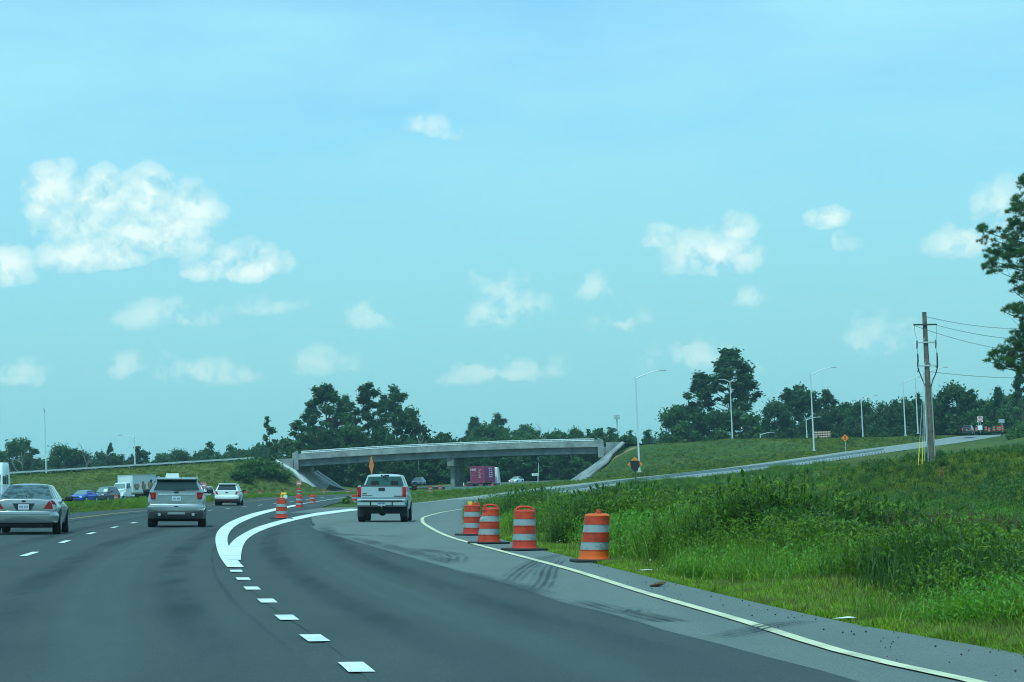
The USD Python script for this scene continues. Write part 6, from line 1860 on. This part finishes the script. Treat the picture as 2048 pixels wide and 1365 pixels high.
def sprigs(g, n, h, rad, size=.05, stems=7):
    "leafy stalks"
    ms, lv = [], []
    for k in range(stems):
        x, y = g.normal(0, rad * .5, 2); hh = h * g.uniform(.6, 1.15); dx, dy = g.normal(0, .12, 2) * hh
        st = np.array([[x, y, 0], [x + dx * .4, y + dy * .4, hh * .5], [x + dx, y + dy, hh]])
        ms.append(tube(st, [.009, .007, .003], 3, False))
        m = n // stems; t = g.uniform(.25, 1, m)[:, None]
        c = st[0] + (st[2] - st[0]) * t + g.normal(0, .05, (m, 3))
        a = g.normal(size=(m, 3)); a[:, 2] = np.abs(a[:, 2]) * .6; a /= np.linalg.norm(a, axis=1, keepdims=True); b = np.cross(a, [0, 0, 1.0]); b /= np.linalg.norm(b, axis=1, keepdims=True) + 1e-9
        s = size * g.uniform(.6, 1.5, m)[:, None]
        v = np.stack([c, c + a * s + b * s * .35, c + a * s * 2, c + a * s - b * s * .35], 1).reshape(-1, 3)
        lv.append((v, tri(np.arange(m)[:, None] * 4 + np.array([[0, 1, 2, 3]]))))
    return cat(*ms, *lv)


g = np.random.default_rng(31)
short_p = [[('grass_clump', blades(g, 46, .24, .26, .011, .5, .5), 'grass_bright')] for _ in range(3)] + [[('grass_clump', blades(g, 34, .30, .26, .010, .4, .4), 'grass_tall')], [('grass_clump', blades(g, 16, .34, .24, .008, .5, .6), 'grass_dry')]]
tall_p = [[('weed', sprigs(g, 150, .9, .45, .05), 'shrub_light')], [('tall_grass', blades(g, 50, .8, .42, .012, .4, .3), 'grass_bright')]] + [[('tall_grass', blades(g, 60, .95, .42, .012, .35, .22), 'grass_tall')] for _ in range(3)] + [[('weed', sprigs(g, 170, 1.0, .4, .05), 'grass_tall')] for _ in range(2)] + [[('weed', sprigs(g, 200, 1.15, .4, .05), 'weed_dark')], [('tall_grass', blades(g, 46, 1.1, .4, .012, .3, .18), 'weed_dark')], [('tall_grass', cat(blades(g, 30, 1.0, .4, .012, .3, .18), blades(g, 12, .9, .4, .01, .6, .5)), 'weed_dark')]]
slope_p = [[('slope_clump', blades(g, 54, .30, .60, .030, .5, .6), 'slope_grass')] for _ in range(3)] + [[('slope_clump', sprigs(g, 60, .5, .5, .09, 5), 'weed_dark')]]


def cattail(g):
    h_ = []
    for k in range(2):
        x, y = g.normal(0, .28, 2); h = g.uniform(1.05, 1.6); dx, dy = g.normal(0, .05, 2)
        h_.append(tube([(x, y, h - .02), (x + dx * .1, y + dy * .1, h + .10), (x + dx * .2, y + dy * .2, h + .22)], [.016, .022, .016], 5))
        h_.append(tube([(x, y, 0), (x + dx * .2, y + dy * .2, h + .34)], .005, 3, False))
    return [('cattail_leaves', blades(g, 44, 1.55, .5, .016, .25, .16), 'weed_dark'), ('cattail_dead_leaves', blades(g, 30, 1.55, .5, .015, .5, .4), 'reed_dry'), ('cattail_heads', cat(*h_), 'cattail_brown')]


cat_p = [cattail(g) for _ in range(3)]


def field(n, D0, D1, off0, off1, power=1.0, seed=1):
    "points right of the ramp, off metres from the pavement edge"
    q = np.random.default_rng(seed)
    D = D0 * (D1 / D0) ** (q.uniform(0, 1, n) ** power)
    o = q.uniform(0, 1, n) ** 1.3 * (off1 - off0) + off0
    x = ramp_right_x(np.clip(D, -60, 470)) + o
    keep = (x < D * .235 + 2) & (~shapely.contains_xy(ROADS.buffer(.12), x, D))
    x, D = x[keep], D[keep]
    return np.column_stack([x, D, gz(x, D)]), o[keep]


nz = lambda p, s, k: meshkit.fbm(np.column_stack([p[:, :2] * s, np.full(len(p), 3.0)]), 3, k)
# short bright verge along the pavement
p1_, o1 = field(26000, 15, 130, .10, 3.6, 1.0, 2)
scatter('verge_grass', short_p, p1_, np.clip(.45 + .33 * o1 + .35 * (nz(p1_, .5, 1) - .5), .35, 1.6), 'bright yellow green short grass along the right pavement edge', 'grass', tiltr=.05)
# tall growth behind it
p2_, o2 = field(38000, 19, 200, .5, 26, .85, 3)
keep = rng.uniform(0, 1, len(p2_)) < np.clip((o2 - .3 - 2.6 * nz(p2_, .35, 21)) / 1.2 + .3, 0, 1)
p2_, o2 = p2_[keep], o2[keep]
s2 = np.clip(.35 + .20 * o2, .3, 1.0) * (.55 + .9 * nz(p2_, .22, 5))
s2 *= np.where((p2_[:, 1] > 44) & (p2_[:, 1] < 130) & (o2 < 7.5), 1.4, 1.0)
s2 *= np.where(p2_[:, 1] > 95, 1 - .45 * smoothstep(5, 14, o2), 1.0)
scatter('tall_weeds', tall_p, p2_, s2, 'tall green weeds and grasses filling the ditch right of the road', 'weeds', tiltr=.06, pick=np.clip((nz(p2_, .16, 11) - .3) * 2.4, 0, .999))
# tall fringe against the ramp and its guardrail
p3_, o3 = field(9000, 105, 345, .3, 5.5, .8, 4)
scatter('guardrail_weeds', tall_p, p3_, np.clip((.80 + .9 * (nz(p3_, .25, 6) - .45)) * np.where(p3_[:, 1] < 190, 1.15, .52 + .45 * (nz(p3_, .12, 7) > .56)), .3, 1.5) * np.where(o3 < .9, .75, 1), 'tall dark weeds growing up in front of the ramp guardrail', 'weeds', tiltr=.04)
# cattails in the wet bottom of the ditch
q = np.random.default_rng(8)
D = q.uniform(38, 58, 1800); px = q.uniform(1450, 2120, 1800); x = (px - CX) / FPX * D; o = x - ramp_right_x(D)
keep = (o > 5.0) & (o < 12) & (meshkit.fbm(np.column_stack([x * .3, D * .12, x * 0]), 2, 9) > .44)
pc_ = np.column_stack([x, D, gz(x, D)])[keep]
scatter('cattails', cat_p, pc_, q.uniform(.72, 1.0, len(pc_)), 'brown headed cattails in the wet ditch right of the barrels', 'cattails', tiltr=.04)
# open field beyond
q = np.random.default_rng(12)
D = 95 * (340 / 95) ** q.uniform(0, 1, 26000); px = q.uniform(1000, 2150, 26000); x = (px - CX) / FPX * D
keep = (x > ramp_right_x(np.clip(D, -60, 470)) + 4) & ~shapely.contains_xy(ROADS.buffer(.4), x, D)
pf = np.column_stack([x, D, gz(x, D)])[keep]; pf = pf[~np.isnan(pf[:, 2])]
scatter('field_grass', slope_p, pf, np.clip(.45 + 1.0 * nz(pf, .10, 3) - .25 * smoothstep(150, 300, pf[:, 1]), .25, 1.4), 'rough green grass of the field below the utility pole', 'grass', tiltr=.05)
# embankments and the median
def slope_points(n, x0, x1, y0, y1, seed):
    q = np.random.default_rng(seed); x = q.uniform(x0, x1, n); y = q.uniform(y0, y1, n)
    keep = ~shapely.contains_xy(ROADS.buffer(.5), x, y) & ~((x > XL - 4) & (x < XR + 4) & (y > 458) & (y < 482))
    p = np.column_stack([x, y, gz(x, y)])[keep]
    return p[~np.isnan(p[:, 2])]


pe = np.vstack([slope_points(9000, 12, 100, 300, 462.5, 5), slope_points(9000, -110, -36, 350, 462.5, 6)])
pe = pe[(pe[:, 0] < 0) | (pe[:, 0] < ramp_left_x(np.clip(pe[:, 1], 176, 472)))]
pe = pe[~((np.abs(pe[:, 0] - 22) < 5) & (np.abs(pe[:, 1] - 458) < 5))]
scatter('embankment_grass', slope_p, pe, np.clip(.5 + 1.3 * (nz(pe, .07, 4) - .3), .25, 1.5), 'uneven green grass on the embankments either side of the bridge', 'grass', tiltr=.05)
pm = np.vstack([slope_points(6000, -40, -14, 120, 420, 7), slope_points(2500, -16, 12, 200, 400, 8), slope_points(5000, -60, -26, 60, 330, 9)])
pm = pm[(pm[:, 0] > opp_x(np.clip(pm[:, 1], 150, 760)) - 12)]
dm = shapely.distance(ROADS, shapely.points(pm[:, :2]))
scatter('median_grass', slope_p + tall_p[2:4], pm, np.clip(.26 + .05 * dm + .35 * (nz(pm, .2, 2) - .5), .2, .62), 'grass of the median between the two carriageways', 'grass', tiltr=.05)


# single shrubs that stand out
def shrub(c, r, h, mt, label, seed, n=1400, size=.07):
    g = np.random.default_rng(seed)
    cl = np.column_stack([g.normal(0, r * .45, (14, 2)), g.uniform(.25, .95, 14) * h, np.full(14, r * .42)])
    p = thing('shrub', label, 'shrub', mtx(c, 0))
    part(p, 'stems', cat(*[tube([(0, 0, -.1), (x * .5, y * .5, z * .6), (x, y, z)], [.03, .02, .008], 4) for x, y, z, _ in cl]), 'bark')
    part(p, 'leaves', leaf_cloud(cl, n, size, g, .9), mt)


def gnd(px, D):
    x = (px - CX) / FPX * D
    return np.array([x, D, float(gz(x, D)) - .05])


for k, (px, D, r, h, m, lab) in enumerate(((1640, 74, 1.15, 2.0, 'shrub_light', 'bright yellow green bush rising from the weeds, right of the amber barrel'), (1700, 80, .9, 1.7, 'shrub_light', 'smaller bright bush just right of the yellow green one'), (1395, 62, .8, 1.35, 'shrub_light', 'light leafy bush in the weeds behind the amber barrel'),
                                           (1430, 48, .6, 1.05, 'weed_dark', 'dark rounded bush in the ditch weeds'), (1960, 52, .8, 1.5, 'shrub_light', 'light bush near the cattails at the right edge'))):
    shrub(gnd(px, D), r, h, m, lab, 60 + k)
for k, (px, py, D, r, h, lab) in enumerate(((512, 942, 446, 2.6, 3.2, 'big dark bush on the grass slope left of the bridge'), (536, 952, 449, 2.2, 2.6, 'dark bush against the upper edge of the paved slope'), (563, 970, 451, 1.7, 1.8, 'dark bush low beside the paved slope'), (488, 962, 440, 2.0, 2.0, 'small dark bush at the left of the bush group on the slope'), (323, 946, 430, 1.5, 1.6, 'single little bush above the silver sport utility'),
                                            (2056, 868, 420, 3.0, 3.6, 'round dark bush at the right edge behind the far barrels'))):
    x = (px - CX) / FPX * D
    shrub(np.array([x, D, float(gz(x, D)) - .2]), r, h, 'weed_dark', lab, 80 + k, 1800, .26)
c = gnd(693, 209.5); shrub(c, .4, .7, 'grass_tall', 'grass tuft growing at the gore barrel left of the pickup', 99, 500, .10)
# scraps on the shoulder
mat('dirt_clod', (.06, .055, .045), .95)
mat('litter_white', (.75, .77, .75), .6)
ms = []
q = np.random.default_rng(17)
for k in range(100):
    D = 17 * (48 / 17) ** q.uniform(0, 1); t = q.uniform(0, 1) ** .7
    x = float(el(D)) * (1 - t) + float(ramp_right_x(D)) * t + q.normal(0, .12)
    if not shapely.contains_xy(ROADS.buffer(-.05), x, D):
        continue
    s = q.uniform(.003, .011)
    ms.append(xf(trimesh.creation.icosphere(0, s), t=(x, D, float(zramp(x, D)) + .012)))
single('shoulder_debris', cat(*ms), 'dirt_clod', 'dark clods and crumbs scattered on the right shoulder', 'debris', kind='stuff')
c = on_plane(1320, 1174)
single('brown_scrap', xf(hull(q.normal(0, .05, (14, 3)) * [1.2, 1, .5]), t=c + [0, 0, .03]), 'cattail_brown', 'brown crumpled scrap on the shoulder below the cattails', 'litter')
for (px, py), lab in (((1289, 1143), 'white scrap in the grass just right of the amber barrel'), ((1693, 1240), 'pale flat strip lying at the shoulder edge further right')):
    c = on_plane(px, py)
    single('white_scrap', xf(hull(q.normal(0, .05, (12, 3)) * [1.6, .9, .12]), t=c + [0, 0, .02]), 'litter_white', lab, 'litter')
fl = []
for k in range(60):
    D = q.uniform(36, 64); o = q.uniform(.4, 2.4); x = float(ramp_right_x(D)) + o
    fl.append(xf(trimesh.creation.icosphere(0, .011), t=(x, D, float(gz(x, D)) + q.uniform(.12, .34))))
single('white_wildflowers', cat(*fl), 'flower_white', 'small white wildflowers in the verge behind the barrels', 'flowers', kind='stuff')

# ------------------------------------------------------------------ the air
usdkit.material(stage, '/World/Looks/air', {'v': ('principled_volume', {'color': (.62, .93, 1.0), 'density': HAZE, 'anisotropy': .25})}, [], volume='v.volume')
if HAZE:
    hz = box((0, 2600, 28), (9000, 8200, 92))
    m = usdkit.mesh(stage, '/World/haze', hz, '/World/Looks/air')
    meta('/World/haze', 'thin pale haze in the air over the whole place', 'haze', None, 'stuff')
